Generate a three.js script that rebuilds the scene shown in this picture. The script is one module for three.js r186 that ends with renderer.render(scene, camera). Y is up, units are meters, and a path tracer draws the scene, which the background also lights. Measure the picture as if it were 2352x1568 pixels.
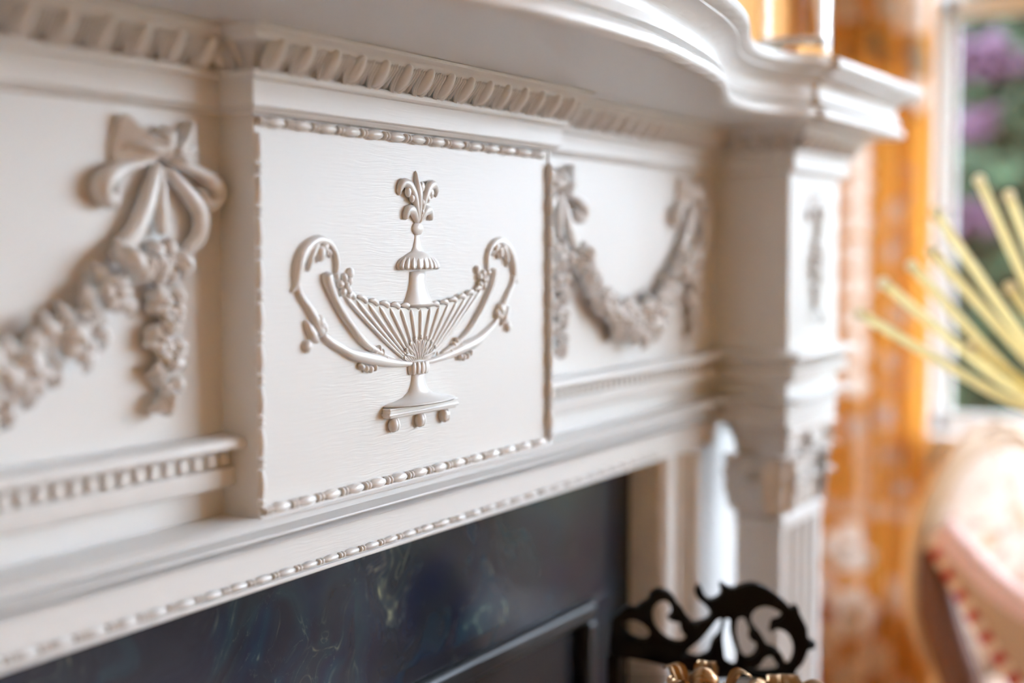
import * as THREE from 'three';
import { mergeGeometries, mergeVertices, toCreasedNormals } from 'three/addons/utils/BufferGeometryUtils.js';
import { RoundedBoxGeometry } from 'three/addons/geometries/RoundedBoxGeometry.js';
import { createNoise2D, createNoise3D } from 'simplex-noise';

// ---------------------------------------------------------------- camera, sky, exposure
const scene = new THREE.Scene();
const camera = new THREE.PerspectiveCamera(26.99, 2352 / 1568, 0.05, 60);
camera.position.set(-0.8979, 1.15, 0.5871);
camera.lookAt(-0.8979 + 0.868861, 1.15 - 0.0656676, 0.5871 - 0.4906815);
camera.focus = 1.045;
camera.userData.fStop = 2.0;
scene.add(camera);
scene.background = new THREE.Color(0.815, 0.95, 1.10);
scene.backgroundIntensity = 6.0;
const renderer = new THREE.WebGLRenderer({ antialias: true });
renderer.toneMapping = THREE.LinearToneMapping;
renderer.toneMappingExposure = 3.05;
renderer.shadowMap.enabled = true;
renderer.shadowMap.type = THREE.PCFSoftShadowMap;

// ---------------------------------------------------------------- helpers
function rng(seed) { let s = seed >>> 0; return () => { s = (s + 0x6d2b79f5) | 0; let t = Math.imul(s ^ (s >>> 15), 1 | s); t = (t + Math.imul(t ^ (t >>> 7), 61 | t)) ^ t; return ((t ^ (t >>> 14)) >>> 0) / 4294967296; }; }
const n2 = createNoise2D(rng(11)), n3 = createNoise3D(rng(12));
const V = (x, y, z) => new THREE.Vector3(x, y, z);
const names = {};
const uname = (n) => { const k = names[n] = (names[n] ?? -1) + 1; return k ? `${n}_${String(k).padStart(3, '0')}` : n; };
function mesh(name, geo, mat, parent) {
  const m = new THREE.Mesh(geo, mat); m.name = uname(name); m.castShadow = m.receiveShadow = true; (parent ?? scene).add(m); return m;
}
function group(name, parent, pos = [0, 0, 0]) { const g = new THREE.Group(); g.name = uname(name); g.position.set(...pos); (parent ?? scene).add(g); return g; }
function tag(o, label, category, grp) { o.userData.label = label; o.userData.category = category; if (grp) o.userData.group = grp; return o; }
function structure(o, label) { o.userData.kind = 'structure'; if (label) o.userData.label = label; return o; }
const clean = (g) => { const o = g.index ? g.toNonIndexed() : g; for (const k of Object.keys(o.attributes)) if (!['position', 'normal', 'uv'].includes(k)) o.deleteAttribute(k); return o; };
const merge = (list) => mergeGeometries(list.map(clean));
// uv in metres from the dominant axis of each face
function uvMetres(g) {
  const o = g.index ? g.toNonIndexed() : g, p = o.attributes.position, uv = new Float32Array(p.count * 2), a = V(), b = V(), c = V();
  for (let i = 0; i < p.count; i += 3) {
    a.fromBufferAttribute(p, i); b.fromBufferAttribute(p, i + 1); c.fromBufferAttribute(p, i + 2);
    const n = b.clone().sub(a).cross(c.clone().sub(a)), ax = Math.abs(n.x), ay = Math.abs(n.y), az = Math.abs(n.z);
    [a, b, c].forEach((v, k) => { const q = ax > ay && ax > az ? [v.z, v.y] : ay > az ? [v.x, v.z] : [v.x, v.y]; uv[(i + k) * 2] = q[0]; uv[(i + k) * 2 + 1] = q[1]; });
  }
  o.setAttribute('uv', new THREE.BufferAttribute(uv, 2)); return o;
}
function box(x0, x1, y0, y1, z0, z1, r = 0.0012) {
  const g = r ? new RoundedBoxGeometry(x1 - x0, y1 - y0, z1 - z0, 2, r) : new THREE.BoxGeometry(x1 - x0, y1 - y0, z1 - z0);
  g.translate((x0 + x1) / 2, (y0 + y1) / 2, (z0 + z1) / 2); return uvMetres(g);
}
// profile [outward, y] swept along a plan path [x, z] with mitred corners
function sweep(profile, path, crease = 0.55) {
  const n = path.length, off = [];
  for (let i = 0; i < n; i++) {
    const d = (a, b) => { const x = b[0] - a[0], z = b[1] - a[1], l = Math.hypot(x, z); return [-z / l, x / l]; };
    const p = i > 0 ? d(path[i - 1], path[i]) : d(path[0], path[1]), q = i < n - 1 ? d(path[i], path[i + 1]) : p;
    const k = 1 + p[0] * q[0] + p[1] * q[1]; off.push([(p[0] + q[0]) / k, (p[1] + q[1]) / k]);
  }
  const pos = [], m = profile.length;
  const P = (i, j) => [path[i][0] + off[i][0] * profile[j][0], profile[j][1], path[i][1] + off[i][1] * profile[j][0]];
  for (let i = 0; i < n - 1; i++) for (let j = 0; j < m - 1; j++) {
    const A = P(i, j), B = P(i + 1, j), C = P(i + 1, j + 1), D = P(i, j + 1);
    pos.push(...A, ...D, ...C, ...A, ...C, ...B);
  }
  let g = new THREE.BufferGeometry(); g.setAttribute('position', new THREE.Float32BufferAttribute(pos, 3)); g = uvMetres(g);
  return toCreasedNormals(g, crease);
}
// carved strand lying on a vertical panel: half width a and half relief b along a smooth line
function strand(pts, a, b, z0 = 0, { seg = 28, rad = 10, round = 0.06, flat = 0 } = {}) {
  const at = (arr, t) => { if (typeof arr === 'number') return arr; const f = t * (arr.length - 1), i = Math.min(arr.length - 2, Math.floor(f)), u = f - i; return arr[i] * (1 - u) + arr[i + 1] * u; };
  const c = new THREE.CatmullRomCurve3(pts.map((p) => V(p[0], p[1], p[2] ?? 0)), false, 'centripetal');
  const pos = [], idx = [], p = V(), t = V();
  for (let i = 0; i <= seg; i++) {
    let s = i / seg; c.getPoint(s, p); c.getTangent(s, t); const l = Math.hypot(t.x, t.y) || 1, nx = -t.y / l, ny = t.x / l;
    const e = round ? Math.min(1, s / round, (1 - s) / round) : 1, k = round ? Math.sqrt(Math.max(0, 1 - (1 - e) * (1 - e))) : 1;
    const A = at(a, s) * Math.max(k, 0.02), B = at(b, s) * Math.max(k, 0.05);
    for (let j = 0; j < rad; j++) { const q = j / rad * 2 * Math.PI, cs = Math.cos(q), sn = Math.sin(q), sg = flat ? Math.sign(sn) * Math.pow(Math.abs(sn), 0.6) : sn; pos.push(p.x + nx * A * cs, p.y + ny * A * cs, p.z + z0 + B * sg); }
  }
  for (let i = 0; i < seg; i++) for (let j = 0; j < rad; j++) { const q = i * rad + j, r = i * rad + (j + 1) % rad; idx.push(q, r, q + rad, r, r + rad, q + rad); }
  const g = new THREE.BufferGeometry(); g.setAttribute('position', new THREE.Float32BufferAttribute(pos, 3)); g.setIndex(idx); g.computeVertexNormals();
  g.setAttribute('uv', new THREE.Float32BufferAttribute(new Float32Array(pos.length / 3 * 2), 2)); return g;
}
function blob(x, y, z, rx, ry, rz, rot = 0, seg = 14) { const g = new THREE.SphereGeometry(1, seg, Math.max(8, seg * 0.7 | 0)); g.scale(rx, ry, rz); g.rotateZ(rot); g.translate(x, y, z); return g; }
// free tube through 3-D points with a radius that may change
function tube(pts, r, seg = 32, rad = 10) {
  const c = new THREE.CatmullRomCurve3(pts.map((p) => V(...p)), false, 'centripetal'), g = new THREE.TubeGeometry(c, seg, 1, rad, false), p = g.attributes.position, v = V(), q = V();
  for (let i = 0; i <= seg; i++) { const t = i / seg; c.getPointAt(t, q); const R = typeof r === 'function' ? r(t) : r; for (let j = 0; j <= rad; j++) { const k = i * (rad + 1) + j; v.fromBufferAttribute(p, k).sub(q).multiplyScalar(R).add(q); p.setXYZ(k, v.x, v.y, v.z); } }
  g.computeVertexNormals(); return g;
}
function lathe(pts, seg = 40) { return new THREE.LatheGeometry(pts.map((p) => new THREE.Vector2(Math.max(p[0], 1e-5), p[1])), seg); }
function extrude(points, holes, depth, bevel = 0.0015) {
  const s = new THREE.Shape(points.map((p) => new THREE.Vector2(...p))); for (const h of holes) s.holes.push(new THREE.Path(h.map((p) => new THREE.Vector2(...p))));
  return new THREE.ExtrudeGeometry(s, { depth, bevelEnabled: bevel > 0, bevelSize: bevel, bevelThickness: bevel, bevelSegments: 2, curveSegments: 6 });
}
const smooth = (pts, n = 6, closed = true) => new THREE.CatmullRomCurve3(pts.map((p) => V(p[0], p[1], 0)), closed, 'centripetal').getPoints(pts.length * n).map((p) => [p.x, p.y]);

// ---------------------------------------------------------------- materials
function dataTex(w, h, f, srgb) {
  const d = new Uint8Array(w * h * 4);
  for (let y = 0; y < h; y++) for (let x = 0; x < w; x++) { const c = f(x / w, y / h); for (let k = 0; k < 3; k++) d[(y * w + x) * 4 + k] = Math.max(0, Math.min(255, c[k] * 255)); d[(y * w + x) * 4 + 3] = 255; }
  const t = new THREE.DataTexture(d, w, h); t.wrapS = t.wrapT = THREE.RepeatWrapping; t.magFilter = THREE.LinearFilter; t.minFilter = THREE.LinearFilter; if (srgb) t.colorSpace = THREE.SRGBColorSpace; t.needsUpdate = true; return t;
}
// periodic noise on the unit square
const per = (u, v, fx, fy, o = 0) => { const a = u * 2 * Math.PI, b = v * 2 * Math.PI; return n3(Math.cos(a) * fx + o, Math.sin(a) * fx + Math.cos(b) * fy, Math.sin(b) * fy + o * 1.7); };
// brush marks of thick old paint, running along u
const brushTex = dataTex(512, 512, (u, v) => {
  const w = v + 0.008 * per(u, v, 0.6, 1.2, 5), g = 0.5 + 0.16 * per(u, w, 0.35, 16, 1) + 0.13 * per(u, w, 0.8, 9, 2) + 0.14 * per(u, v, 1.1, 1.3, 3) + 0.05 * per(u, w, 1.2, 26, 4); return [g, g, g];
});
brushTex.repeat.set(9, 9);
const paint = new THREE.MeshPhysicalMaterial({ color: new THREE.Color(0.77, 0.765, 0.76), roughness: 0.36, bumpMap: brushTex, bumpScale: 0.00017, specularIntensity: 0.42 });
const carved = new THREE.MeshPhysicalMaterial({ color: new THREE.Color(0.77, 0.755, 0.745), roughness: 0.3, specularIntensity: 0.8, clearcoat: 0.15, clearcoatRoughness: 0.2 });
const marbleTex = dataTex(1024, 1024, (u, v) => {
  const x = u * 6, y = v * 6, wx = x + 0.55 * n2(x * 0.7, y * 0.7) + 0.2 * n2(x * 2, y * 2 + 9), wy = y + 0.55 * n2(x * 0.7 + 20, y * 0.7) + 0.2 * n2(x * 2 + 30, y * 2);
  const cloud = 0.5 + 0.5 * n2(wx * 0.9 + 3, wy * 0.9), fine = 0.5 + 0.5 * n2(wx * 6, wy * 6), teal = Math.max(0, n2(wx * 1.3 + 40, wy * 1.3 + 7));
  const fbm = (a, b) => 0.5 * n2(a, b) + 0.28 * n2(a * 2.1 + 5, b * 2.1) + 0.16 * n2(a * 4.3, b * 4.3 + 8) + 0.09 * n2(a * 9, b * 9), sx = wx * 0.8 + wy * 0.9, sy = wy * 0.7 - wx * 0.5;
  const ridge = (f, o, w) => Math.pow(Math.max(0, 1 - Math.abs(fbm(sx * f * 0.55 + o, sy * f * 1.7 - o)) / w), 1.6), patch = Math.max(0, Math.min(1, 1.6 * fbm(x * 0.6 + 70, y * 0.6 - 20) + 0.35)), grit = 0.35 + 0.65 * Math.max(0, 0.5 + n2(x * 9, y * 9));
  const s = (ridge(0.9, 13, 0.07) * 0.9 + ridge(1.7, 51, 0.05) * 0.6) * patch * grit, mist = Math.max(0, fbm(sx * 0.5 + 9, sy * 1.1 + 31) + 0.05) * patch;
  return [0.09 + 0.02 * cloud + 0.03 * fine * cloud + 0.04 * mist + 0.30 * s, 0.108 + 0.015 * cloud + 0.03 * fine * cloud + 0.06 * teal + 0.15 * mist + 0.29 * s, 0.155 + 0.035 * (1 - cloud) + 0.03 * fine * cloud + 0.06 * teal + 0.13 * mist + 0.18 * s];
}, true);
marbleTex.repeat.set(1.25, 1.25);
const marble = new THREE.MeshPhysicalMaterial({ map: marbleTex, color: 0xffffff, roughness: 0.2, ior: 1.5, specularIntensity: 0.6 });
const blackMetal = new THREE.MeshStandardMaterial({ color: new THREE.Color(0.02, 0.021, 0.025), roughness: 0.34, metalness: 0.5 });
const castIron = new THREE.MeshPhysicalMaterial({ color: new THREE.Color(0.004, 0.004, 0.005), roughness: 0.42, specularIntensity: 0.2 });
const darkGlass = new THREE.MeshPhysicalMaterial({ color: new THREE.Color(0.012, 0.014, 0.02), roughness: 0.25, specularIntensity: 0.5 });
const bronzeTex = dataTex(256, 256, (u, v) => { const g = 0.5 + 0.5 * per(u, v, 1.6, 1.6, 8), q = Math.max(0, per(u, v, 3.5, 3.5, 2)); return [0.56 + 0.2 * g, 0.42 + 0.22 * g - 0.12 * q, 0.27 + 0.24 * g - 0.18 * q]; }, true);
const bronze = new THREE.MeshStandardMaterial({ map: bronzeTex, roughness: 0.34, metalness: 0.9 });
const whiteWood = new THREE.MeshStandardMaterial({ color: new THREE.Color(0.76, 0.75, 0.74), roughness: 0.45 });
const wallMat = new THREE.MeshStandardMaterial({ color: new THREE.Color(0.84, 0.47, 0.17), roughness: 0.85 });
const plaster = new THREE.MeshStandardMaterial({ color: new THREE.Color(0.82, 0.75, 0.65), roughness: 0.9 });
const oakTex = dataTex(512, 512, (u, v) => { const g = 0.5 + 0.3 * per(u, v, 0.5, 9, 3) + 0.2 * per(u, v, 1, 20, 6); return [0.38 + 0.12 * g, 0.24 + 0.09 * g, 0.15 + 0.07 * g]; }, true);
const oak = new THREE.MeshStandardMaterial({ map: oakTex, roughness: 0.45 });
const paneMat = new THREE.MeshPhysicalMaterial({ color: 0xffffff, transmission: 1, thickness: 0, roughness: 0, ior: 1.45 });

// ---------------------------------------------------------------- room
const XR = 2.6, XL = -2.2, ZF = 4.4, ZB = -0.55, H = 2.85, T = 0.14, BREAST = -0.1;
structure(mesh('floor', box(XL - T, XR + T, -0.12, 0, ZB - T, ZF + T, 0), oak), 'oak floor of the room');
structure(mesh('ceiling', box(XL - T, XR + T, H, H + 0.12, ZB - T, ZF + T, 0), plaster), 'plain pale ceiling');
structure(mesh('wall_back', box(XL - T, XR + T, 0, H, ZB - T, ZB, 0), wallMat), 'golden wall beside the chimney breast');
structure(mesh('chimney_breast', merge([box(-0.93, -0.41, 0, H, ZB, BREAST, 0), box(0.426, 0.95, 0, H, ZB, BREAST, 0), box(-0.41, 0.426, 0.79, H, ZB, BREAST, 0)]), wallMat), 'golden wall of the chimney breast behind the mantelpiece');
structure(mesh('wall_left', box(XL - T, XL, 0, H, ZB, ZF, 0), wallMat), 'golden wall at the left end');
function wallWithOpenings(name, place, a0, a1, openings, mat) {   // place(a0,a1,y0,y1) -> box
  const parts = []; let a = a0;
  for (const [s, e, lo, hi] of openings) { parts.push(place(a, s, 0, H)); parts.push(place(s, e, 0, lo)); parts.push(place(s, e, hi, H)); a = e; }
  parts.push(place(a, a1, 0, H)); return structure(mesh(name, merge(parts), mat));
}
const WR = [[-0.50, -0.27, 0.30, 1.755], [-0.225, 1.0, 0.70, 2.5], [1.1, 2.6, 0.25, 2.5], [2.75, 4.15, 0.25, 2.25]];
wallWithOpenings('wall_right', (a, b, y0, y1) => box(XR, XR + T, y0, y1, a, b, 0), ZB, ZF, WR, wallMat);
structure(mesh('wall_front', box(XL - T, XR + T, 0, H, ZF, ZF + T, 0), wallMat), 'golden wall opposite the fireplace');
// sash windows: a builder in its own frame (width along x, room towards +z), then turned into the wall
function sashWindow(w, lo, hi, rail, name) {
  const g = group(name); structure(g, 'white painted sash window');
  const c = w < 0.5 ? 0.02 : 0.055, h = hi - lo, F = (x0, x1, y0, y1, z0, z1) => box(x0, x1, y0, y1, z0, z1, 0.004);
  mesh('window_frame', merge([F(-w / 2 - c, -w / 2 + 0.012, lo - 0.02, hi + c, -0.10, 0.02), F(w / 2 - 0.012, w / 2 + c, lo - 0.02, hi + c, -0.10, 0.02), F(-w / 2 - c, w / 2 + c, hi - 0.012, hi + c, -0.10, 0.02)]), whiteWood, g);
  mesh('window_sill', merge([F(-w / 2 - c - 0.03, w / 2 + c + 0.03, lo - 0.03, lo + 0.004, -0.10, 0.06), F(-w / 2 - c, w / 2 + c, lo - 0.12, lo - 0.03, -0.01, 0.018)]), whiteWood, g);
  for (const [y0, y1, z] of rail ? [[lo, rail + 0.04, -0.05], [rail, hi, -0.085]] : [[lo, hi, -0.05]]) {
    mesh('sash', merge([F(-w / 2, -w / 2 + 0.04, y0, y1, z - 0.016, z + 0.016), F(w / 2 - 0.04, w / 2, y0, y1, z - 0.016, z + 0.016), F(-w / 2, w / 2, y0, y0 + 0.045, z - 0.016, z + 0.016), F(-w / 2, w / 2, y1 - 0.05, y1, z - 0.016, z + 0.016)]), whiteWood, g);
    const pn = new THREE.PlaneGeometry(w - 0.08, y1 - y0 - 0.095); pn.translate(0, (y0 + y1) / 2, z); mesh('pane', pn, paneMat, g);
  }
  return g;
}
WR.forEach(([s, e, lo, hi], i) => { const g = sashWindow(e - s, lo, hi, [null, 1.71, 1.4, 1.4][i], `window_${i + 1}`); g.position.set(XR, 0, (s + e) / 2); g.rotation.y = -Math.PI / 2; });

// ---------------------------------------------------------------- mantelpiece
const mantel = tag(group('mantelpiece', null, [0, 0, 0]), 'white painted carved wooden mantelpiece with an urn tablet, swags and a bowed shelf', 'mantelpiece');
const zF = -0.027, zP = 0.0635, cX = 0.0082, PL = 0.671, PR = 0.863, TL = -0.1918, TR = 0.2082, mx = (x) => 2 * cX - x;
const mirrorPath = (p) => p.map(([x, z]) => [mx(x), z]).reverse();
const rightHalf = (ins = 0) => [[PL + ins, zF], [PL + ins, zP - ins], [PR - ins, zP - ins], [PR - ins, BREAST]];
const leftHalf = (ins = 0) => mirrorPath(rightHalf(ins));
const tabletPath = [[TL, zF], [TL, 0], [TR, 0], [TR, zF]];
const fullPath = [...leftHalf(), ...tabletPath, ...rightHalf()];
// boards
mesh('frieze_panel', box(mx(PL) - 0.002, PL + 0.002, 0.93, 1.2865, BREAST, zF), paint, mantel);
const tabletMesh = mesh('tablet', box(TL, TR, 0.974, 1.2862, zF - 0.01, 0, 0.0008), paint, mantel);
for (const s of [1, -1]) { const a = s > 0 ? PL : mx(PR), b = s > 0 ? PR : mx(PL); mesh('pilaster_block', box(a, b, 0.944, 1.2865, BREAST, zP, 0.0015), paint, mantel); }
// header strip with its little cavetto, bed moulding with astragal, ovolo and fillet
mesh('header_moulding', sweep([[0.0002, 1.257], [0.008, 1.2565], [0.0083, 1.2556], [0.0083, 1.2392], [0.0077, 1.2384], [0.006, 1.2380], [0.0052, 1.2368], [0.0035, 1.2350], [0.0012, 1.2342], [0.0, 1.2341]], fullPath, 0.5), paint, mantel);
const ovo = []; for (let i = 0; i <= 8; i++) { const q = i / 8 * Math.PI / 2; ovo.push([0.0072 + 0.0156 * (1 - Math.cos(q)), 1.2625 + 0.0145 * Math.sin(q)]); }
const ast = []; for (let i = 0; i <= 8; i++) { const q = -Math.PI / 2 + i / 8 * Math.PI; ast.push([0.0095 + 0.0033 * Math.cos(q), 1.2585 + 0.0033 * Math.sin(q)]); }
const bed = mesh('bed_moulding', sweep([[0, 1.2552], ...ast, [0.0098, 1.2622], ...ovo, [0.0235, 1.2778], [0.0242, 1.2795], [0.0262, 1.2818], [0.0285, 1.2828], [0.0292, 1.2832], [0.030, 1.2838], [0.030, 1.2858], [0.0293, 1.2864], [0, 1.2864]], fullPath, 0.5), paint, mantel);
// egg units
const eggGeo = (() => {
  const parts = [blob(0, 0.0008, 0.0012, 0.0052, 0.0115, 0.0050, 0, 16)];
  for (const [w, h, r] of [[0.0078, 0.0126, 0.0009], [0.0108, 0.0130, 0.0008]]) parts.push(strand([[-w, h * 0.8, 0.0008], [-w * 0.98, 0, 0.0016], [-w * 0.62, -h * 0.72, 0.0022], [0, -h, 0.0022], [w * 0.62, -h * 0.72, 0.0022], [w * 0.98, 0, 0.0016], [w, h * 0.8, 0.0008]], r, r * 1.6, 0, { seg: 22, rad: 7 }));
  parts.push(strand([[0.0142, 0.0105, 0.0005], [0.0142, 0, 0.0012], [0.0142, -0.0105, 0.002]], [0.0014, 0.0009, 0.0004], 0.0018, 0, { seg: 8, rad: 7 }));
  for (const s of [-1, 1]) parts.push(blob(0.0142 + s * 0.003, -0.0122, 0.0022, 0.0017, 0.0012, 0.0012, 0, 8));
  const g = merge(parts); g.rotateX(0.72); return g;
})();
function eggs(x0, x1, zBase) { const n = Math.round((x1 - x0) / 0.0285), st = (x1 - x0) / n; for (let i = 0; i < n; i++) { const e = mesh('egg', eggGeo, carved, bed); e.position.set(x0 + st * (i + 0.5), 1.2703, zBase + 0.0172); } }
eggs(TL - 0.013, TR + 0.013, 0); eggs(TR + 0.018, PL - 0.02, zF); eggs(mx(PL) + 0.02, TL - 0.018, zF); eggs(PL - 0.014, PR + 0.014, zP);
function eggsSide(x, z0, z1) { const n = Math.round((z1 - z0) / 0.0285); for (let i = 0; i < n; i++) { const e = mesh('egg', eggGeo, carved, bed); e.position.set(x - 0.0172, 1.2703, z0 + (z1 - z0) * (i + 0.5) / n); e.rotation.y = -Math.PI / 2; } }
eggsSide(PL, zF + 0.02, zP + 0.004); eggsSide(TL, -0.024, 0.002);
// tablet bead-and-reel border
const beadGeo = (() => { const p = []; for (let i = 0; i <= 14; i++) { const q = i / 14, x = (q - 0.5) * 0.0196; p.push([0.0010 + 0.0027 * Math.pow(Math.sin(Math.PI * q), 0.6), x]); } const g = lathe(p, 16); g.rotateZ(Math.PI / 2); return g; })();
const reelGeo = (() => { const list = []; for (const s of [-1, 1]) { const p = []; for (let i = 0; i <= 8; i++) { const q = i / 8; p.push([0.0016 + 0.0017 * Math.sqrt(Math.max(0, 1 - (2 * q - 1) ** 2)), s * 0.0019 + (q - 0.5) * 0.0036]); } const g = lathe(p, 16); g.rotateZ(Math.PI / 2); list.push(g); } return merge(list); })();
function beadRow(parent, from, to, count, z, vertical, scale = 1) {
  const st = (to - from) / count;
  for (let i = 0; i < count; i++) for (const [n, gm, o] of [['bead', beadGeo, 0.5], ['reel', reelGeo, 0]]) {
    const m = mesh(n, gm, carved, parent), q = from + st * (i + o);
    if (vertical !== undefined && vertical.x !== undefined) { m.position.set(vertical.x, q, z); m.rotation.z = Math.PI / 2; } else m.position.set(q, vertical.y, z);
    m.scale.set(st / 0.0278, scale, scale);
  }
}
const zb = 0.0022;
mesh('border_strip', merge([box(TL, TR, 0.9738, 0.9782, -0.002, 0.0040, 0.0006), box(TL, TL + 0.0042, 0.976, 1.234, -0.001, 0.0016, 0.0006), box(TR - 0.0042, TR, 0.976, 1.234, -0.001, 0.0016, 0.0006)]), paint, mantel);
beadRow(tabletMesh, TL + 0.008, TR - 0.006, 14, zb, { y: 0.9808 });
beadRow(tabletMesh, TL + 0.006, TR - 0.006, 14, zb, { y: 1.2302 });
beadRow(tabletMesh, 0.985, 1.227, 9, zb + 0.0005, { x: TR - 0.0036 });
beadRow(tabletMesh, 0.985, 1.227, 9, zb - 0.0012, { x: TL + 0.0034 });

// urn in relief on the tablet (millimetres from its own axis; the left half is traced and mirrored)
const urn = group('urn_ornament', mantel, [-0.003, 1.1, 0]); urn.scale.z = 0.62;
const mm = (pts, dx = 4) => pts.map(([x, y, z = 0]) => [(x + dx) / 1000, y / 1000, z / 1000]);
const flip = (pts) => pts.map(([x, ...r]) => [-x, ...r]);
const both = (f) => [f((p) => p), f(flip)];
const mirrored = (g) => { const o = clean(g.clone()); o.scale(-1, 1, 1); const p = o.attributes.position; for (const k of Object.keys(o.attributes)) { const a = o.attributes[k], s = a.itemSize; for (let i = 0; i < p.count; i += 3) for (let c = 0; c < s; c++) { const q = a.array[(i + 1) * s + c]; a.array[(i + 1) * s + c] = a.array[(i + 2) * s + c]; a.array[(i + 2) * s + c] = q; } } return o; };
// bowl: a bulged shell with rounded ribs
const rimY = (x) => 5.2 + 14 * Math.pow(Math.abs(x) / 98, 2.1);   // mm
{
  const R = 40, C = 14, pos = [], idx = [];
  for (let i = 0; i <= R; i++) for (let j = 0; j <= C; j++) {
    const u = (i / R * 2 - 1), v = j / C, xr = u * 100, yr = rimY(xr), xb = u * 13, yb = -36 + 1.5 * u * u;
    const k = v, bow = 4 * k * (1 - k), x = xr + (xb - xr) * k + Math.sign(u) * Math.pow(Math.abs(u), 1.5) * -9 * bow, y = yr + (yb - yr) * k - Math.abs(u) * 8.5 * bow;
    const z = (4.2 * (1 - 0.9 * u * u) * (1 - 0.55 * k) + 0.6) * (i === 0 || i === R ? 0 : 1);
    pos.push(x / 1000, y / 1000, z / 1000);
  }
  for (let i = 0; i < R; i++) for (let j = 0; j < C; j++) { const a = i * (C + 1) + j, b = a + C + 1; idx.push(a, a + 1, b, b, a + 1, b + 1); }
  const g = new THREE.BufferGeometry(); g.setAttribute('position', new THREE.Float32BufferAttribute(pos, 3)); g.setIndex(idx); g.computeVertexNormals(); mesh('bowl', g, carved, urn);
  const NR = 15;
  for (let i = 0; i < NR; i++) {
    const u = (i - (NR - 1) / 2) / ((NR - 1) / 2) * 0.93, pts = [];
    for (let j = 0; j <= 6; j++) { const k = j / 6 * 0.97, xr = u * 100, yr = rimY(xr) - 1, xb = u * 12, yb = -35.5, bow = 4 * k * (1 - k); pts.push([(xr + (xb - xr) * k + Math.sign(u) * Math.pow(Math.abs(u), 1.5) * -9 * bow) / 1000, (yr + (yb - yr) * k - Math.abs(u) * 8.5 * bow) / 1000, (4.2 * (1 - 0.9 * u * u) * (1 - 0.55 * k) + 0.9) / 1000]); }
    mesh('rib', strand(pts, [0.0019, 0.0017, 0.0013, 0.0006], [0.0021, 0.0021, 0.0017, 0.0008], 0, { seg: 20, rad: 9 }), carved, urn);
    if (i < NR - 1) { const x = (u + 0.93 / (NR - 1)) * 100; mesh('rim_scallop', merge([strand([[(x - 6.5) / 1000, (rimY(x - 6.5) + 1.6) / 1000, 0.004 * (1 - 0.7 * u * u)], [x / 1000, (rimY(x) + 2.2) / 1000, 0.0054 * (1 - 0.7 * u * u)], [(x + 6) / 1000, (rimY(x + 6) - 0.2) / 1000, 0.0045 * (1 - 0.7 * u * u)]], [0.0011, 0.0022, 0.0024], [0.0016, 0.0026, 0.003], 0, { seg: 12, rad: 8, round: 0.2 })]), carved, urn); }
  }
  // fan of pearls at the foot of the bowl
  for (let i = 0; i < 9; i++) { const a = Math.PI * (0.06 + 0.88 * i / 8), x = -Math.cos(a) * 23, y = -34 + Math.sin(a) * 17; mesh('pearl', blob(x / 1000, y / 1000, 0.0056, 0.0017, 0.0017, 0.0017, 0, 10), carved, urn); if (i < 8) { const q = a + Math.PI * 0.055; mesh('fan_ray', strand([[-Math.cos(q) * 0.005, -0.0335 + Math.sin(q) * 0.004, 0.0032], [-Math.cos(q) * 0.021, -0.034 + Math.sin(q) * 0.0155, 0.0048]], [0.0004, 0.0013], [0.0008, 0.0016], 0, { seg: 8, rad: 7, round: 0.15 }), carved, urn); } }
}
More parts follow.
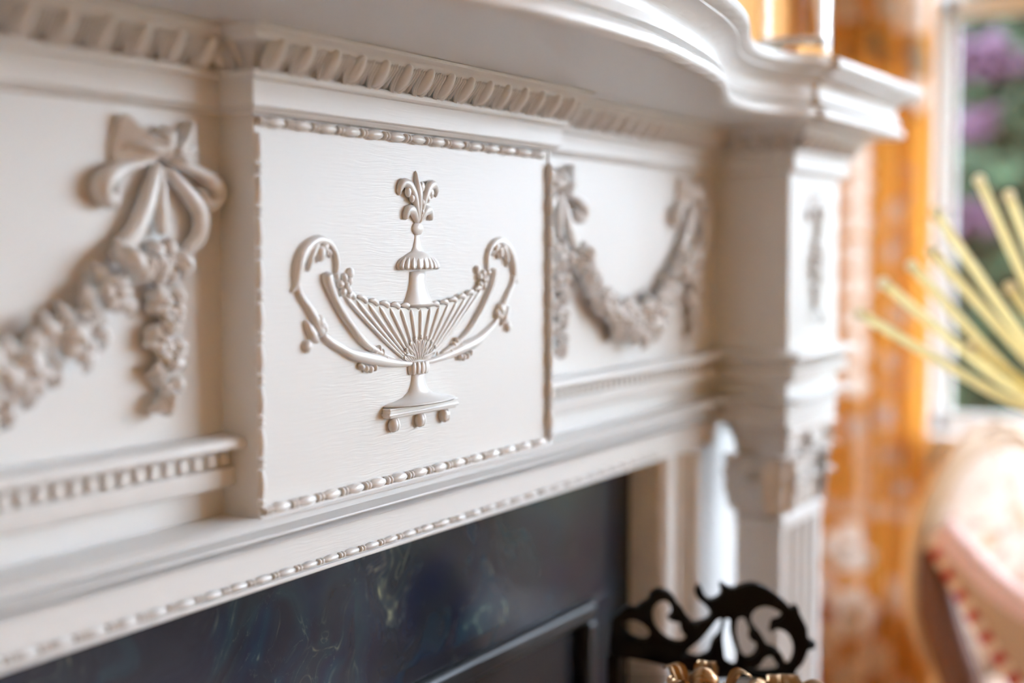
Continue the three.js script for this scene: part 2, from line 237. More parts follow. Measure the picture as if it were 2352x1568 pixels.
// edge ribs and handles
for (const f of [(p) => p, flip]) {
  const P = (pts) => f(mm(pts));
  mesh('edge_rib', merge([strand(P([[-117, 34, 1.5], [-116.5, 28, 1.8], [-109.1, 14.9, 2], [-98.3, 2.8, 2], [-87.2, -7.3, 2], [-73.5, -17.7, 2], [-54.2, -26, 2], [-34, -32, 2]]), [0.0050, 0.0052, 0.0034, 0.0031, 0.0031, 0.003, 0.0024, 0.0012], [0.0062, 0.006, 0.0052, 0.0052, 0.0052, 0.005, 0.004, 0.002], 0, { seg: 34, rad: 12, round: 0.07 })]), carved, urn);
  const handle = [];
  handle.push(strand(P([[-6, -36.2, 1], [-20, -36, 1], [-42, -33.4, 1.4], [-64.2, -29.4, 2], [-80, -26.5, 2.2], [-91.1, -23.8, 2], [-98.6, -20.8, 1.6], [-114.5, -13.8, 1.3], [-124.5, -7.5, 1]]), [0.0008, 0.0022, 0.0034, 0.0046, 0.0046, 0.004, 0.0034, 0.0031, 0.0028], [0.002, 0.004, 0.0055, 0.0066, 0.0066, 0.006, 0.0052, 0.0047, 0.0042], 0, { seg: 40, rad: 12 }));
  handle.push(strand(P([[-122, -9, 1], [-127.5, -4, 1.2], [-132, 3, 1.2], [-138, 10, 1], [-144, 16, 0.8], [-148, 21, 0.8], [-150, 28, 0.8]]), [0.0036, 0.0042, 0.004, 0.0031, 0.0029, 0.0028, 0.0026], [0.005, 0.0062, 0.0058, 0.0048, 0.0044, 0.004], 0, { seg: 24, rad: 12 }));
  handle.push(strand(P([[-156.5, 20.6, 0.6], [-152.5, 23.5, 0.8], [-150.5, 29, 1], [-148.6, 37, 1.2], [-143.8, 46, 1.2], [-134.5, 53, 1.2], [-124.1, 55.4, 1.2], [-113.6, 52.2, 1], [-107.2, 45, 0.8], [-105.8, 38, 0.8], [-106.8, 31.8, 0.6]]), [0.0009, 0.002, 0.0035, 0.0048, 0.005, 0.004, 0.0032, 0.003, 0.0027, 0.0026, 0.0021], [0.0026, 0.0036, 0.005, 0.0062, 0.0062, 0.0054, 0.005, 0.0048, 0.0044, 0.0042, 0.0034], 0, { seg: 48, rad: 12, round: 0.04 }));
  handle.push(strand(P([[-127, 53.5, 1.6], [-133, 48, 1.6], [-136.6, 41, 1.4], [-137.8, 34, 0.6]]), [0.0024, 0.0034, 0.0034, 0.0012], [0.0046, 0.0056, 0.0054, 0.003], 0, { seg: 20, rad: 10, round: 0.12 }));
  handle.push(blob(...P([[-125.2, 46.2, 2.2]])[0], 0.0044, 0.0058, 0.0062), blob(...P([[-120.5, 50.5, 2.2]])[0], 0.0042, 0.0036, 0.0046), blob(...P([[-114.5, 46, 1.6]])[0], 0.0022, 0.0027, 0.0035), blob(...P([[-118, 47.5, 2]])[0], 0.0019, 0.003, 0.004));
  handle.push(blob(...P([[-126.5, -0.5, 2.6]])[0], 0.0052, 0.0056, 0.006, 0.5), blob(...P([[-121.5, -4, 2.2]])[0], 0.0036, 0.0042, 0.0044), strand(P([[-141.5, 2, 0.8], [-138, -3.5, 1.6], [-133.5, -9, 1.6], [-127.5, -14.2, 0.8]]), [0.0012, 0.0034, 0.0042, 0.0014], [0.0028, 0.005, 0.0056, 0.0028], 0, { seg: 20, rad: 10, round: 0.1 }));
  mesh('handle', merge(handle), carved, urn);
  mesh('pearl', blob(...P([[-139.6, -15.8, 1.4]])[0], 0.0046, 0.0046, 0.005), carved, urn);
  const rose = []; for (let k = 0; k < 5; k++) { const a = k / 5 * 6.283 + 0.5; rose.push(blob(...P([[-97.5 + 5.4 * Math.cos(a), 24.2 + 5.2 * Math.sin(a), 2.4]])[0], 0.0036, 0.003, 0.0042, a)); }
  rose.push(blob(...P([[-97.5, 24.2, 4.6]])[0], 0.0026, 0.0026, 0.0034), blob(...P([[-90.5, 32.5, 1.4]])[0], 0.0042, 0.0036, 0.004, 0.6), blob(...P([[-92, 17.2, 2]])[0], 0.003, 0.0026, 0.003), blob(...P([[-106.5, 30, 1.8]])[0], 0.0028, 0.0034, 0.004));
  mesh('rosette', merge(rose), carved, urn);
  const kn = []; for (const [x, y, w, h, r] of [[-78.5, -33.6, 3.4, 2.1, -0.5], [-73.2, -35.4, 2.2, 2.8, 0.1], [-67.5, -36.4, 2.2, 2.8, 0.1], [-62.5, -35.6, 2.2, 2.8, 0.2], [-67, -22, 1.9, 2.6, 0.3], [-61.5, -23.6, 1.8, 3.6, -0.5], [-57, -22.6, 1.7, 3, -0.3], [-53, -25.5, 1.7, 3.2, -0.5], [-48.5, -30, 3, 1.8, 0.3]]) kn.push(blob(...P([[x, y, 2.4]])[0], w / 1000, h / 1000, 0.0044, f === flip ? -r : r, 12));
  mesh('acanthus_knuckle', merge(kn), carved, urn);
}
// foot, stem, plinth, balls, cover and finial: turned shapes flattened into relief
const relief = (pts, depth, seg = 36) => { const g = lathe(pts.map(([r, y]) => [r / 1000, y / 1000]), seg); g.scale(1, 1, depth); return g; };
mesh('foot_stem', relief([[0, -66], [46, -66.2], [46, -65], [40, -63.8], [30, -62.6], [20, -60.6], [13, -57], [9.6, -52], [8.2, -47], [8.2, -44], [0, -43.5]], 0.6), carved, urn);
{ const k = [relief([[0, -45.5], [8, -45], [11, -42.5], [12, -39.8], [11, -37], [8, -35], [0, -34.4]], 0.62)]; for (let i = 0; i < 7; i++) { const a = Math.PI * (0.06 + 0.88 * i / 6); k.push(blob(-Math.cos(a) * 0.0112, -0.0398, Math.sin(a) * 0.0072, 0.0028, 0.005, 0.0026, 0, 10)); } mesh('foot_knob', merge(k), carved, urn); }
{ const k = [box(-0.0465, 0.0465, -0.0742, -0.0662, -0.002, 0.0105, 0.0018), box(-0.048, 0.048, -0.0722, -0.0702, -0.002, 0.0118, 0.0009), box(-0.047, 0.047, -0.0682, -0.0666, -0.002, 0.0112, 0.0007)]; mesh('plinth', merge(k), carved, urn); }
for (const x of [-35.5, -0.5, 34]) { const g = merge([blob(x / 1000, -0.0794, 0.0035, 0.0052, 0.0056, 0.0062, 0, 16), blob(x / 1000 + 0.0018, -0.0792, 0.0052, 0.0034, 0.0052, 0.0048, 0, 12)]); mesh('ball_foot', g, carved, urn); }
mesh('neck', relief([[0, 5], [23, 6], [19, 9], [15, 14], [12, 20], [10.6, 26], [10.2, 32], [0, 33]], 0.55), carved, urn);
{
  const k = [relief([[0, 33.6], [24, 34], [26.5, 35.5], [26, 38], [22, 42], [14, 45.6], [8, 47.6], [5.6, 51], [4.2, 55], [3.2, 58], [3.6, 59.5], [0, 60]], 0.46)];
  for (let i = 0; i < 11; i++) { const a = Math.PI * (0.02 + 0.96 * i / 10), c = Math.cos(a), s = Math.sin(a); k.push(strand([[-c * 0.0185, 0.0432, s * 0.0082], [-c * 0.024, 0.0388, s * 0.0108], [-c * 0.0272, 0.0338, s * 0.0124]], [0.0008, 0.0024, 0.0029], [0.0012, 0.0024, 0.003], 0, { seg: 12, rad: 9, round: 0.2 })); }
  mesh('cover', merge(k), carved, urn);
}
mesh('finial_knob', relief([[0, 59], [4.5, 60], [7.2, 62.5], [7.6, 65], [6, 67.5], [3, 69], [0, 69]], 0.65), carved, urn);
{
  const k = [strand([[-0.0008, 0.068, 0.001], [0.0002, 0.080, 0.0026], [-0.001, 0.092, 0.003], [-0.0026, 0.1075, 0.001]], [0.0024, 0.0032, 0.0044, 0.0008], [0.003, 0.004, 0.0052, 0.0016], 0, { seg: 26, rad: 10, round: 0.06 }), blob(0.0028, 0.0955, 0.0042, 0.0036, 0.004, 0.003), blob(0.003, 0.084, 0.005, 0.0024, 0.0026, 0.0026), blob(0.0028, 0.077, 0.0048, 0.0022, 0.0024, 0.0022)];
  mesh('finial_spike', merge(k), carved, urn);
  for (const f of [(p) => p, flip]) {
    mesh('finial_leaf', strand(f([[-0.001, 0.068, 0.001], [-0.0048, 0.0738, 0.0022], [-0.0095, 0.0778, 0.003], [-0.0145, 0.0778, 0.0026], [-0.0168, 0.0738, 0.002], [-0.0165, 0.0705, 0.0012]]), [0.0012, 0.0034, 0.004, 0.0036, 0.0034, 0.0022], [0.003, 0.0042, 0.0046, 0.0044, 0.004, 0.003], 0, { seg: 26, rad: 10, round: 0.08 }), carved, urn);
    mesh('finial_leaf', merge([strand(f([[-0.001, 0.070, 0.002], [-0.0042, 0.081, 0.0032], [-0.0085, 0.090, 0.0036], [-0.0145, 0.0966, 0.0034], [-0.0208, 0.0975, 0.0028], [-0.0245, 0.0935, 0.002], [-0.0248, 0.0882, 0.0012]]), [0.0012, 0.003, 0.0042, 0.004, 0.0034, 0.003, 0.0016], [0.003, 0.0042, 0.005, 0.0048, 0.0044, 0.0038, 0.0024], 0, { seg: 30, rad: 10, round: 0.07 }), blob(f([[-0.0155, 0.0912, 0.004]])[0][0], 0.0912, 0.004, 0.0034, 0.0042, 0.0034), blob(f([[-0.0108, 0.0868, 0.0046]])[0][0], 0.0868, 0.0046, 0.0028, 0.0034, 0.003)]), carved, urn);
  }
}

// swags: bow and ribbons at both ends, pendant drops, garland of flowers and leaves between
const rs = rng(77);
const flowerGeos = [0, 1, 2, 3].map((q) => { const l = [], n = 5 + (q % 2), r = 0.0062 + 0.0008 * q; for (let k = 0; k < n; k++) { const a = k / n * 6.283 + q; l.push(blob(r * 0.78 * Math.cos(a), r * 0.78 * Math.sin(a), 0.0015 + 0.001 * rs(), r * 0.62, r * 0.5, 0.0036, a, 10)); } l.push(blob(0, 0, 0.0042, r * 0.36, r * 0.36, 0.0034, 0, 8)); return merge(l); });
const leafGeos = [0, 1, 2].map((q) => merge([strand([[0, 0, 0.001], [0.005, 0.0006 * q, 0.0048], [0.0105, 0.001 * q, 0.0052], [0.0155, 0.0006 * q - 0.001, 0.001]], [0.0012, 0.0048, 0.0042, 0.0006], [0.0012, 0.0022, 0.002, 0.001], 0, { seg: 14, rad: 8, round: 0.08 }), strand([[0.001, 0, 0.003], [0.008, 0.0008 * q, 0.0074], [0.014, 0.0006 * q, 0.0024]], 0.0006, 0.0008, 0, { seg: 8, rad: 6 })]));
const budGeo = merge([blob(0, 0, 0.003, 0.0042, 0.0055, 0.0045, 0, 10), blob(0.0018, 0.001, 0.005, 0.0024, 0.0042, 0.003, 0, 8)]);
const place = (m, x, y, z, a, s = 1, tip = 0) => { m.position.set(x, y, z); m.rotation.set(tip, 0, a); m.scale.setScalar(s); return m; };
function bowGeos() {
  const R = (p, a, b) => strand(p.map(([x, y, z = 2.5]) => [x / 1000, y / 1000, z / 1000]), a, b, 0, { seg: 30, rad: 10, round: 0.05 }), out = [];
  for (const s of [-1, 1]) {
    const m = (p) => p.map(([x, y, z]) => [s * x, y, z]);
    const tri = (p, d, z) => { const g = extrude(smooth((s > 0 ? p : p.slice().reverse()).map(([x, y]) => [s * x / 1000, y / 1000]), 5), [], d, 0.0018); g.rotateY(s * 0.34); g.translate(0, 0, z); return g; };
    out.push(tri([[4, 2], [12, 6], [21, 13], [28, 19], [31, 18], [34, 8], [37, -5], [33, -10], [24, -7], [12, -3]], 0.004, 0.0095));
    out.push(R(m([[4, 1, 11], [16, 1, 9.5], [26, 3, 6], [33, 0, 3]]), [0.0018, 0.003, 0.0028, 0.001], [0.002, 0.003, 0.003, 0.0015]));
    out.push(R(m([[3, -3, 3], [18, -8, 4], [34, -12, 4], [46, -18, 4.5], [52, -25, 4.5], [49, -32, 4], [42, -33, 3.5], [39, -27, 3], [34, -22, 3]]).map(([x, y, z]) => [x * 0.95, y * 0.9, z]), [0.0024, 0.003, 0.0046, 0.0066, 0.0066, 0.0056, 0.0048, 0.0036, 0.0016], [0.0034, 0.004, 0.0046, 0.005, 0.005, 0.0046, 0.004, 0.0036, 0.0024]));
  }
  out.push(blob(0, 0.004, 0.005, 0.0068, 0.0095, 0.0068), blob(-0.004, 0.010, 0.004, 0.0056, 0.0066, 0.006));
  return merge(out);
}
const bowGeo = bowGeos();
const ribbonGeo = (pts, w) => strand(pts, w, [0.003, 0.0035, 0.003], 0, { seg: 26, rad: 10, round: 0.05 });
function drop(parent, x, y, len) {   // ribbon, bell flower, leaves and a tapering bunch
  mesh('ribbon', ribbonGeo([[x, y - 0.008, 0.003], [x - 0.002, y - 0.03, 0.0045], [x - 0.001, y - 0.05, 0.004]], [0.0026, 0.0052, 0.0034]), carved, parent);
  place(mesh('flower', flowerGeos[3], carved, parent), x - 0.001, y - 0.066, 0.002, 0.3, 1.35);
  for (const s of [-1, 1]) { place(mesh('leaf', leafGeos[1], carved, parent), x + s * 0.004, y - 0.058, 0.002, -1.57 + s * 0.55, 1.5); place(mesh('leaf', leafGeos[0], carved, parent), x + s * 0.003, y - 0.079, 0.002, -1.57 + s * 0.6, 1.15); }
  const n = Math.round(len / 0.0105); let yy = y - 0.09;
  for (let i = 0; i < n; i++) {
    const t = i / (n - 1), w = 0.013 * Math.pow(Math.sin(Math.PI * (0.28 + 0.62 * t)), 0.8), q = rs();
    place(mesh('flower', flowerGeos[i % 4], carved, parent), x + (i % 2 ? 1 : -1) * w * 0.5, yy, 0.003, q * 6, 1.0 + 0.25 * q - 0.3 * t);
    place(mesh('leaf', leafGeos[i % 3], carved, parent), x + (i % 2 ? -1 : 1) * w * 0.35, yy - 0.002, 0.002, (i % 2 ? Math.PI + 0.7 : -0.7) + 0.5 * (q - 0.5), 0.95);
    if (i % 2) place(mesh('bud', budGeo, carved, parent), x + (q - 0.5) * 0.008, yy - 0.005, 0.005, q * 3, 1.0);
    yy -= len / n;
  }
  place(mesh('bud', budGeo, carved, parent), x - 0.002, yy + 0.002, 0.003, 0, 1.1);
}
function makeSwag(x0) {
  const g = group('swag', mantel, [x0, 0, zF]); g.scale.z = 1.35; const hs = 0.1615, yb = 1.2075;
  for (const s of [-1, 1]) {
    const b = mesh('bow', bowGeo, carved, g); b.position.set(s * hs, yb, 0); b.scale.set(s * -1.0, 1, 1);
    mesh('ribbon', ribbonGeo([[s * (hs - 0.002), yb - 0.006, 0.003], [s * (hs - 0.010), yb - 0.022, 0.0045], [s * (hs - 0.022), yb - 0.045, 0.005], [s * (hs - 0.042), yb - 0.066, 0.004]], [0.0034, 0.0058, 0.0072, 0.0066]), carved, g);
    mesh('ribbon', ribbonGeo([[s * (hs + 0.003), yb - 0.008, 0.003], [s * (hs + 0.020), yb - 0.022, 0.0045], [s * (hs + 0.033), yb - 0.036, 0.005], [s * (hs + 0.032), yb - 0.050, 0.0045], [s * (hs + 0.022), yb - 0.060, 0.003], [s * (hs + 0.017), yb - 0.072, 0.0015]], [0.0024, 0.005, 0.0072, 0.0068, 0.0042, 0.0014]), carved, g);
    drop(g, s * hs, yb, 0.066);
  }
  const N = 17;
  for (let i = 0; i < N; i++) {
    const t = i / (N - 1), u = t * 2 - 1, x = u * 0.128, y = 1.0745 + 0.066 * Math.pow(Math.abs(u), 2.1), slope = Math.sign(u) * 0.066 * 2.1 * Math.pow(Math.abs(u), 1.1) / 0.128, a = Math.atan(slope), w = 0.0125 - 0.006 * Math.abs(u), nx = -Math.sin(a), ny = Math.cos(a);
    for (const k of [-1, 1]) {
      const o = k * w * (0.35 + 0.5 * rs()), px = x + nx * o, py = y + ny * o, sel = rs();
      if (sel < 0.62) place(mesh('flower', flowerGeos[(i + (k > 0 ? 2 : 0)) % 4], carved, g), px, py, 0.003 + 0.006 * rs(), rs() * 6, 1.1 + 0.4 * rs() - 0.3 * Math.abs(u), (rs() - 0.5) * 1.1);
      else place(mesh('bud', budGeo, carved, g), px, py, 0.006, rs() * 6, 1.7);
      place(mesh('leaf', leafGeos[(rs() * 3) | 0], carved, g), x + nx * k * w * 0.45, y + ny * k * w * 0.45, 0.003, a + k * (1.2 + 0.6 * (rs() - 0.5)) + (u < 0 ? 0.3 : -0.3), 1.35 + 0.4 * rs() - 0.45 * Math.abs(u), (rs() - 0.5) * 0.8);
    }
    if (i % 2) place(mesh('flower', flowerGeos[i % 4], carved, g), x, y, 0.010, rs() * 6, 1.3 - 0.4 * Math.abs(u));
  }
  return g;
}
makeSwag(0.4285);
makeSwag(mx(0.4285));
// pendant on the pilaster face
function makePendant(x) {
  const g = group('pilaster_pendant', mantel, [x, 0, zP]);
  const b = mesh('bow', bowGeo, carved, g); b.position.set(0, 1.2035, 0); b.scale.set(0.62, 0.62, 0.55);
  mesh('ribbon', ribbonGeo([[0, 1.198, 0.003], [0.001, 1.178, 0.0045], [0, 1.156, 0.003]], [0.0026, 0.0036, 0.002]), carved, g);
  for (let i = 0; i < 9; i++) { const t = i / 8, w = 0.020 * Math.pow(Math.sin(Math.PI * (0.2 + 0.75 * t)), 1.5), q = rs(); place(mesh('flower', flowerGeos[i % 4], carved, g), (i % 2 ? 1 : -1) * w * 0.6, 1.152 - 0.07 * t, 0.001, q * 6, 0.95 - 0.3 * t); const k = i % 2 ? -1 : 1; place(mesh('leaf', leafGeos[i % 3], carved, g), k * w * 0.5, 1.150 - 0.07 * t, 0.001, -1.57 + k * (0.9 + q * 0.7), 1.05 - 0.2 * t); }
  place(mesh('leaf', leafGeos[1], carved, g), 0, 1.079, 0.003, -1.57, 1.5);
}
makePendant((PL + PR) / 2); makePendant(mx((PL + PR) / 2));

// frieze base moulding: roll, dentils, band
const roll = []; for (let i = 0; i <= 10; i++) { const q = Math.PI / 2 - i / 10 * Math.PI; roll.push([0.0158 + 0.0042 * Math.cos(q), 1.0255 + 0.0042 * Math.sin(q)]); }
const fbProfile = [[0, 1.0315], [0.008, 1.0310], [0.0125, 1.0303], ...roll, [0.0125, 1.0210], [0.0095, 1.0205], [0.0060, 1.0195], [0.0060, 1.0098], [0.0098, 1.0092], [0.0104, 1.0084], [0.0104, 0.9985], [0.0098, 0.9975], [0.006, 0.9970], [0.0048, 0.9955], [0.0012, 0.9945], [0.0, 0.9940]];
const fbase = mesh('frieze_base_moulding', sweep(fbProfile, [[TR, zF], ...rightHalf()]), paint, mantel);
mesh('frieze_base_moulding', sweep(fbProfile, [...leftHalf(), [TL, zF]]), paint, mantel);
const dentil = new RoundedBoxGeometry(0.0078, 0.0088, 0.0042, 2, 0.0012);
function dentils(x0, x1, z) { const n = Math.round((x1 - x0) / 0.0125); for (let i = 0; i < n; i++) { const d = mesh('dentil', dentil, carved, fbase); d.position.set(x0 + (x1 - x0) * (i + 0.5) / n, 1.0147, z + 0.0072); } }
dentils(TR + 0.002, PL - 0.008, zF); dentils(mx(PL) + 0.008, TL - 0.002, zF); dentils(PL - 0.004, PR + 0.004, zP);

// architrave: projecting ledge and coves all along, fascia with beads over the opening, legs beside it
const ledge = [[0.0, 0.9775], [0.0285, 0.9772], [0.0315, 0.9768], [0.033, 0.9757], [0.0328, 0.9747], [0.0312, 0.9741], [0.0265, 0.9736], [0.0150, 0.9728], [0.0085, 0.9702], [0.0062, 0.9665], [0.0075, 0.9628], [0.0122, 0.9602], [0.0160, 0.9597], [0.0164, 0.9588], [0.0160, 0.9579], [0.0110, 0.9576], [0.0025, 0.9572], [-0.001, 0.9560], [-0.001, 0.9537], [0.0085, 0.9527], [0.0099, 0.9518], [0.0093, 0.9509], [0.0062, 0.9505]];
const arch = mesh('architrave', merge([
  sweep([...ledge, [0.004, 0.9500], [0.003, 0.9495], [0.003, 0.9310], [0.0012, 0.9306], [0.0012, 0.9236], [0.003, 0.9233], [0.0036, 0.9226], [0.0036, 0.9212], [0.003, 0.9203], [-0.001, 0.9196], [-0.06, 0.9196]], [[mx(PL) , zF], [PL, zF]]),
  sweep([...ledge, [0.0, 0.9495], [-0.003, 0.944]], [[PL + 0.013, zF], [PL + 0.013, zP - 0.013], [PR - 0.013, zP - 0.013], [PR - 0.013, BREAST]]),
  sweep([...ledge, [0.0, 0.9495], [-0.003, 0.944]], mirrorPath([[PL + 0.013, zF], [PL + 0.013, zP - 0.013], [PR - 0.013, zP - 0.013], [PR - 0.013, BREAST]])),
]), paint, mantel);
{ const n = 40, a = mx(0.515), b = 0.515, st = (b - a) / n; for (let i = 0; i < n; i++) for (const [nm, gm, o] of [['bead', beadGeo, 0.5], ['reel', reelGeo, 0]]) { const m = mesh(nm, gm, carved, arch); m.position.set(a + st * (i + o), 0.9270, zF + 0.0024); m.scale.set(st / 0.0278, 0.74, 0.85); } }
const legPlan = [[0.515, -0.066], [0.515, -0.0285], [0.5162, -0.0265], [0.5195, -0.0245], [0.5225, -0.0265], [0.5245, -0.0235], [0.528, -0.0215], [0.5315, -0.0235], [0.5325, -0.0248], [0.553, -0.0240], [0.555, -0.0205], [0.558, -0.0195], [0.5605, -0.021], [0.563, -0.0245], [0.568, -0.0195], [0.572, -0.012], [0.5745, -0.007], [0.5785, -0.005], [0.5825, -0.006], [0.5845, -0.009], [0.586, -0.012], [0.588, -0.03], [0.589, -0.066]];
for (const s of [1, -1]) {
  const pts = s > 0 ? legPlan : legPlan.map(([x, z]) => [mx(x), z]).reverse();
  const g = extrude(pts.map(([x, z]) => [x, -z]), [], 0.922, 0); g.rotateX(-Math.PI / 2);
  mesh('architrave_leg', toCreasedNormals(uvMetres(g), 0.6), paint, mantel);
  mesh('backing_board', s > 0 ? box(0.5875, 0.93, 0, 0.946, BREAST - 0.01, -0.068) : box(mx(0.93), mx(0.5875), 0, 0.946, BREAST - 0.01, -0.068), paint, mantel);
}
// columns
function acanthus(w, h, curl, lobes) {
  const U = 16, W = 22, pos = [], idx = [];
  for (let j = 0; j <= W; j++) for (let i = 0; i <= U; i++) {
    const v = j / W, u = i / U * 2 - 1, bell = Math.pow(Math.sin(Math.PI * Math.min(1, 0.18 + 0.72 * v)), 0.7) * (v > 0.9 ? Math.sqrt(Math.max(0.02, (1 - v) / 0.1)) : 1), wd = w * bell * (1 + 0.2 * Math.abs(Math.sin(v * lobes * Math.PI)) - 0.1);
    const b = v < 0.62 ? 0 : (v - 0.62) / 0.38, ang = b * 2.5, r = curl, y = v < 0.62 ? h * v / 0.62 * 0.86 : h * 0.86 + Math.sin(ang) * r, z = (v < 0.62 ? 0.1 * h * v * v : 0.1 * h * 0.38 + (1 - Math.cos(ang)) * r) + 0.0022 * Math.cos(u * Math.PI * 2.5) * (1 - 0.5 * v) - 0.004 * u * u;
    pos.push(u * wd / 2, y, z);
  }
  for (let j = 0; j < W; j++) for (let i = 0; i < U; i++) { const a = j * (U + 1) + i, b = a + U + 1; idx.push(a, a + 1, b, b, a + 1, b + 1); }
  const g = new THREE.BufferGeometry(); g.setAttribute('position', new THREE.Float32BufferAttribute(pos, 3)); g.setIndex(idx); g.computeVertexNormals(); return g;
}
// pilasters under the forward blocks: fluted shaft, carved capital, base
const capB = 0.838, pilW = 0.077, pilF = 0.052, pilBk = -0.004;
function makePilaster(x) {
  const g = group('pilaster', mantel, [x, 0, 0]), plan = [[-pilW, pilBk], [-pilW, pilF]];
  for (let k = 0; k < 4; k++) { const c = -pilW + 0.012 + (k + 0.5) * (2 * pilW - 0.024) / 4, w = 0.0128; for (let i = 0; i <= 8; i++) { const t = -Math.cos(i / 8 * Math.PI); plan.push([c + t * w, pilF - 0.011 * Math.sqrt(Math.max(0, 1 - t * t))]); } }
  plan.push([pilW, pilF], [pilW, pilBk]);
  const sh = extrude(plan.map(([px, pz]) => [px, -pz]).reverse(), [], capB - 0.02 - 0.14, 0); sh.rotateX(-Math.PI / 2); sh.translate(0, 0.14, 0); mesh('shaft', toCreasedNormals(sh, 0.5), paint, g);
  const round = (d) => [[-pilW + d, pilBk], [-pilW + d, pilF - d], [pilW - d, pilF - d], [pilW - d, pilBk], [-pilW + d, pilBk]];
  const col = []; for (let i = 0; i <= 8; i++) { const q = -Math.PI / 2 + i / 8 * Math.PI; col.push([0.003 * Math.cos(q) + 0.0005, capB - 0.008 + 0.003 * Math.sin(q)]); }
  mesh('shaft_collar', merge([sweep([[-0.02, capB - 0.021], [0, capB - 0.02], [0, capB - 0.012], ...col, [0, capB - 0.004], [-0.004, capB - 0.001]], round(0))]), paint, g);
  mesh('capital_bell', sweep([[-0.002, capB - 0.002], [-0.002, capB + 0.04], [0, capB + 0.068], [0.004, capB + 0.084], [0.007, capB + 0.093], [-0.02, capB + 0.094]], round(0)), carved, g);
  const l1 = acanthus(0.050, 0.034, 0.0125, 4), l2 = acanthus(0.050, 0.066, 0.0145, 5);
  const leafAt = (gm, px, pz, turn) => { const m = mesh('acanthus_leaf', gm, carved, g); m.position.set(px, capB, pz); m.rotation.y = turn; };
  for (const q of [-0.054, 0, 0.054]) leafAt(l1, q, pilF + 0.001, 0);
  for (const q of [-0.027, 0.027]) leafAt(l2, q, pilF, 0);
  for (const sd of [-1, 1]) { leafAt(l2, sd * (pilW - 0.001), pilF - 0.002, sd * Math.PI / 4); leafAt(l1, sd * (pilW + 0.001), 0.024, sd * Math.PI / 2); leafAt(l2, sd * pilW, 0.004, sd * Math.PI / 2); }
  for (const sd of [-1, 1]) { const pts = []; for (let i = 0; i <= 26; i++) { const t = i / 26, q = t * 9, rr = 0.0115 * (1 - 0.78 * t); pts.push([0, capB + 0.082 + Math.cos(q) * rr, 0.0135 + Math.sin(q) * rr]); } const v = mesh('volute', tube([[0, capB + 0.045, 0.001], [0, capB + 0.071, 0.004], ...pts], (t) => 0.0044 - 0.0018 * t, 60, 8), carved, g); v.position.set(sd * (pilW - 0.008), 0, pilF - 0.008); v.rotation.y = sd * Math.PI / 4; const v2 = mesh('volute', v.geometry, carved, g); v2.position.set(sd * 0.014, 0, pilF - 0.006); v2.rotation.y = sd * -0.9; v2.scale.setScalar(0.92); v2.position.y = capB * 0.08 + 0.006; v2.position.z += 0.003; }
  mesh('abacus', sweep([[0.010, capB + 0.0945], [0.015, capB + 0.0955], [0.016, capB + 0.099], [0.0125, capB + 0.1005], [0.0125, capB + 0.1055], [-0.03, capB + 0.106]], round(0)), carved, g);
  mesh('pilaster_base', sweep([[0, 0.141], [0.001, 0.130], [0.004, 0.124], [0.0085, 0.12], [0.010, 0.112], [0.0085, 0.105], [0.005, 0.10], [0.005, 0.09], [0.010, 0.084], [0.0145, 0.076], [0.0145, 0.066], [0.011, 0.06], [0.017, 0.058], [0.017, 0]], round(0)), paint, g);
}
makePilaster((PL + PR) / 2); makePilaster(mx((PL + PR) / 2));
// shelf: bowed plan with reverse curves, breaking forward over the columns
const shelfRight = [[0.0082, 0.1842], [0.06, 0.1798], [0.121, 0.1708], [0.180, 0.1612], [0.2325, 0.1500], [0.275, 0.1382], [0.3156, 0.1240], [0.360, 0.1085], [0.4002, 0.0965], [0.440, 0.0885], [0.4833, 0.0868], [0.515, 0.0915], [0.545, 0.1015], [0.572, 0.1155]];
const curveR = smooth(shelfRight, 5, false);
const leftBits = smooth([[-0.55, 0.1015], [-0.51, 0.0905], [-0.4668, 0.0868], [-0.40, 0.1005], [-0.33, 0.126], [-0.2674, 0.150], [-0.2025, 0.1690], [-0.1327, 0.1812], [-0.06, 0.1850], [0.0082, 0.1842]], 5, false);
const B0 = 0.5950, B1 = 0.932, BZ = 0.1265;
const shelfPath = [[mx(B1), BREAST], [mx(B1), BZ], [mx(B0), BZ], [mx(B0) + 0.004, 0.119], ...leftBits, ...curveR.slice(1), [B0 - 0.004, 0.1205], [B0, BZ], [B1, BZ], [B1, BREAST]];
const rl = []; for (let i = 0; i <= 10; i++) { const q = -Math.PI / 2 + i / 10 * Math.PI; rl.push([-0.0065 + 0.0068 * Math.cos(q), 1.2930 + 0.0068 * Math.sin(q)]); }
const shelfProfile = [[-0.012, 1.2863], ...rl, [-0.0085, 1.3003], [-0.0092, 1.3025], [-0.0062, 1.3035], [-0.0045, 1.3050], [-0.0062, 1.3090], [-0.0090, 1.3140], [-0.0098, 1.3190], [-0.0080, 1.3245], [-0.0030, 1.3290], [0.0035, 1.3318], [0.0085, 1.3328], [0.0085, 1.3352], [0.0125, 1.3360], [0.0160, 1.3378], [0.0182, 1.3405], [0.0188, 1.3440], [0.0180, 1.3475], [0.0150, 1.3502], [0.010, 1.3510], [-0.01, 1.3511]];
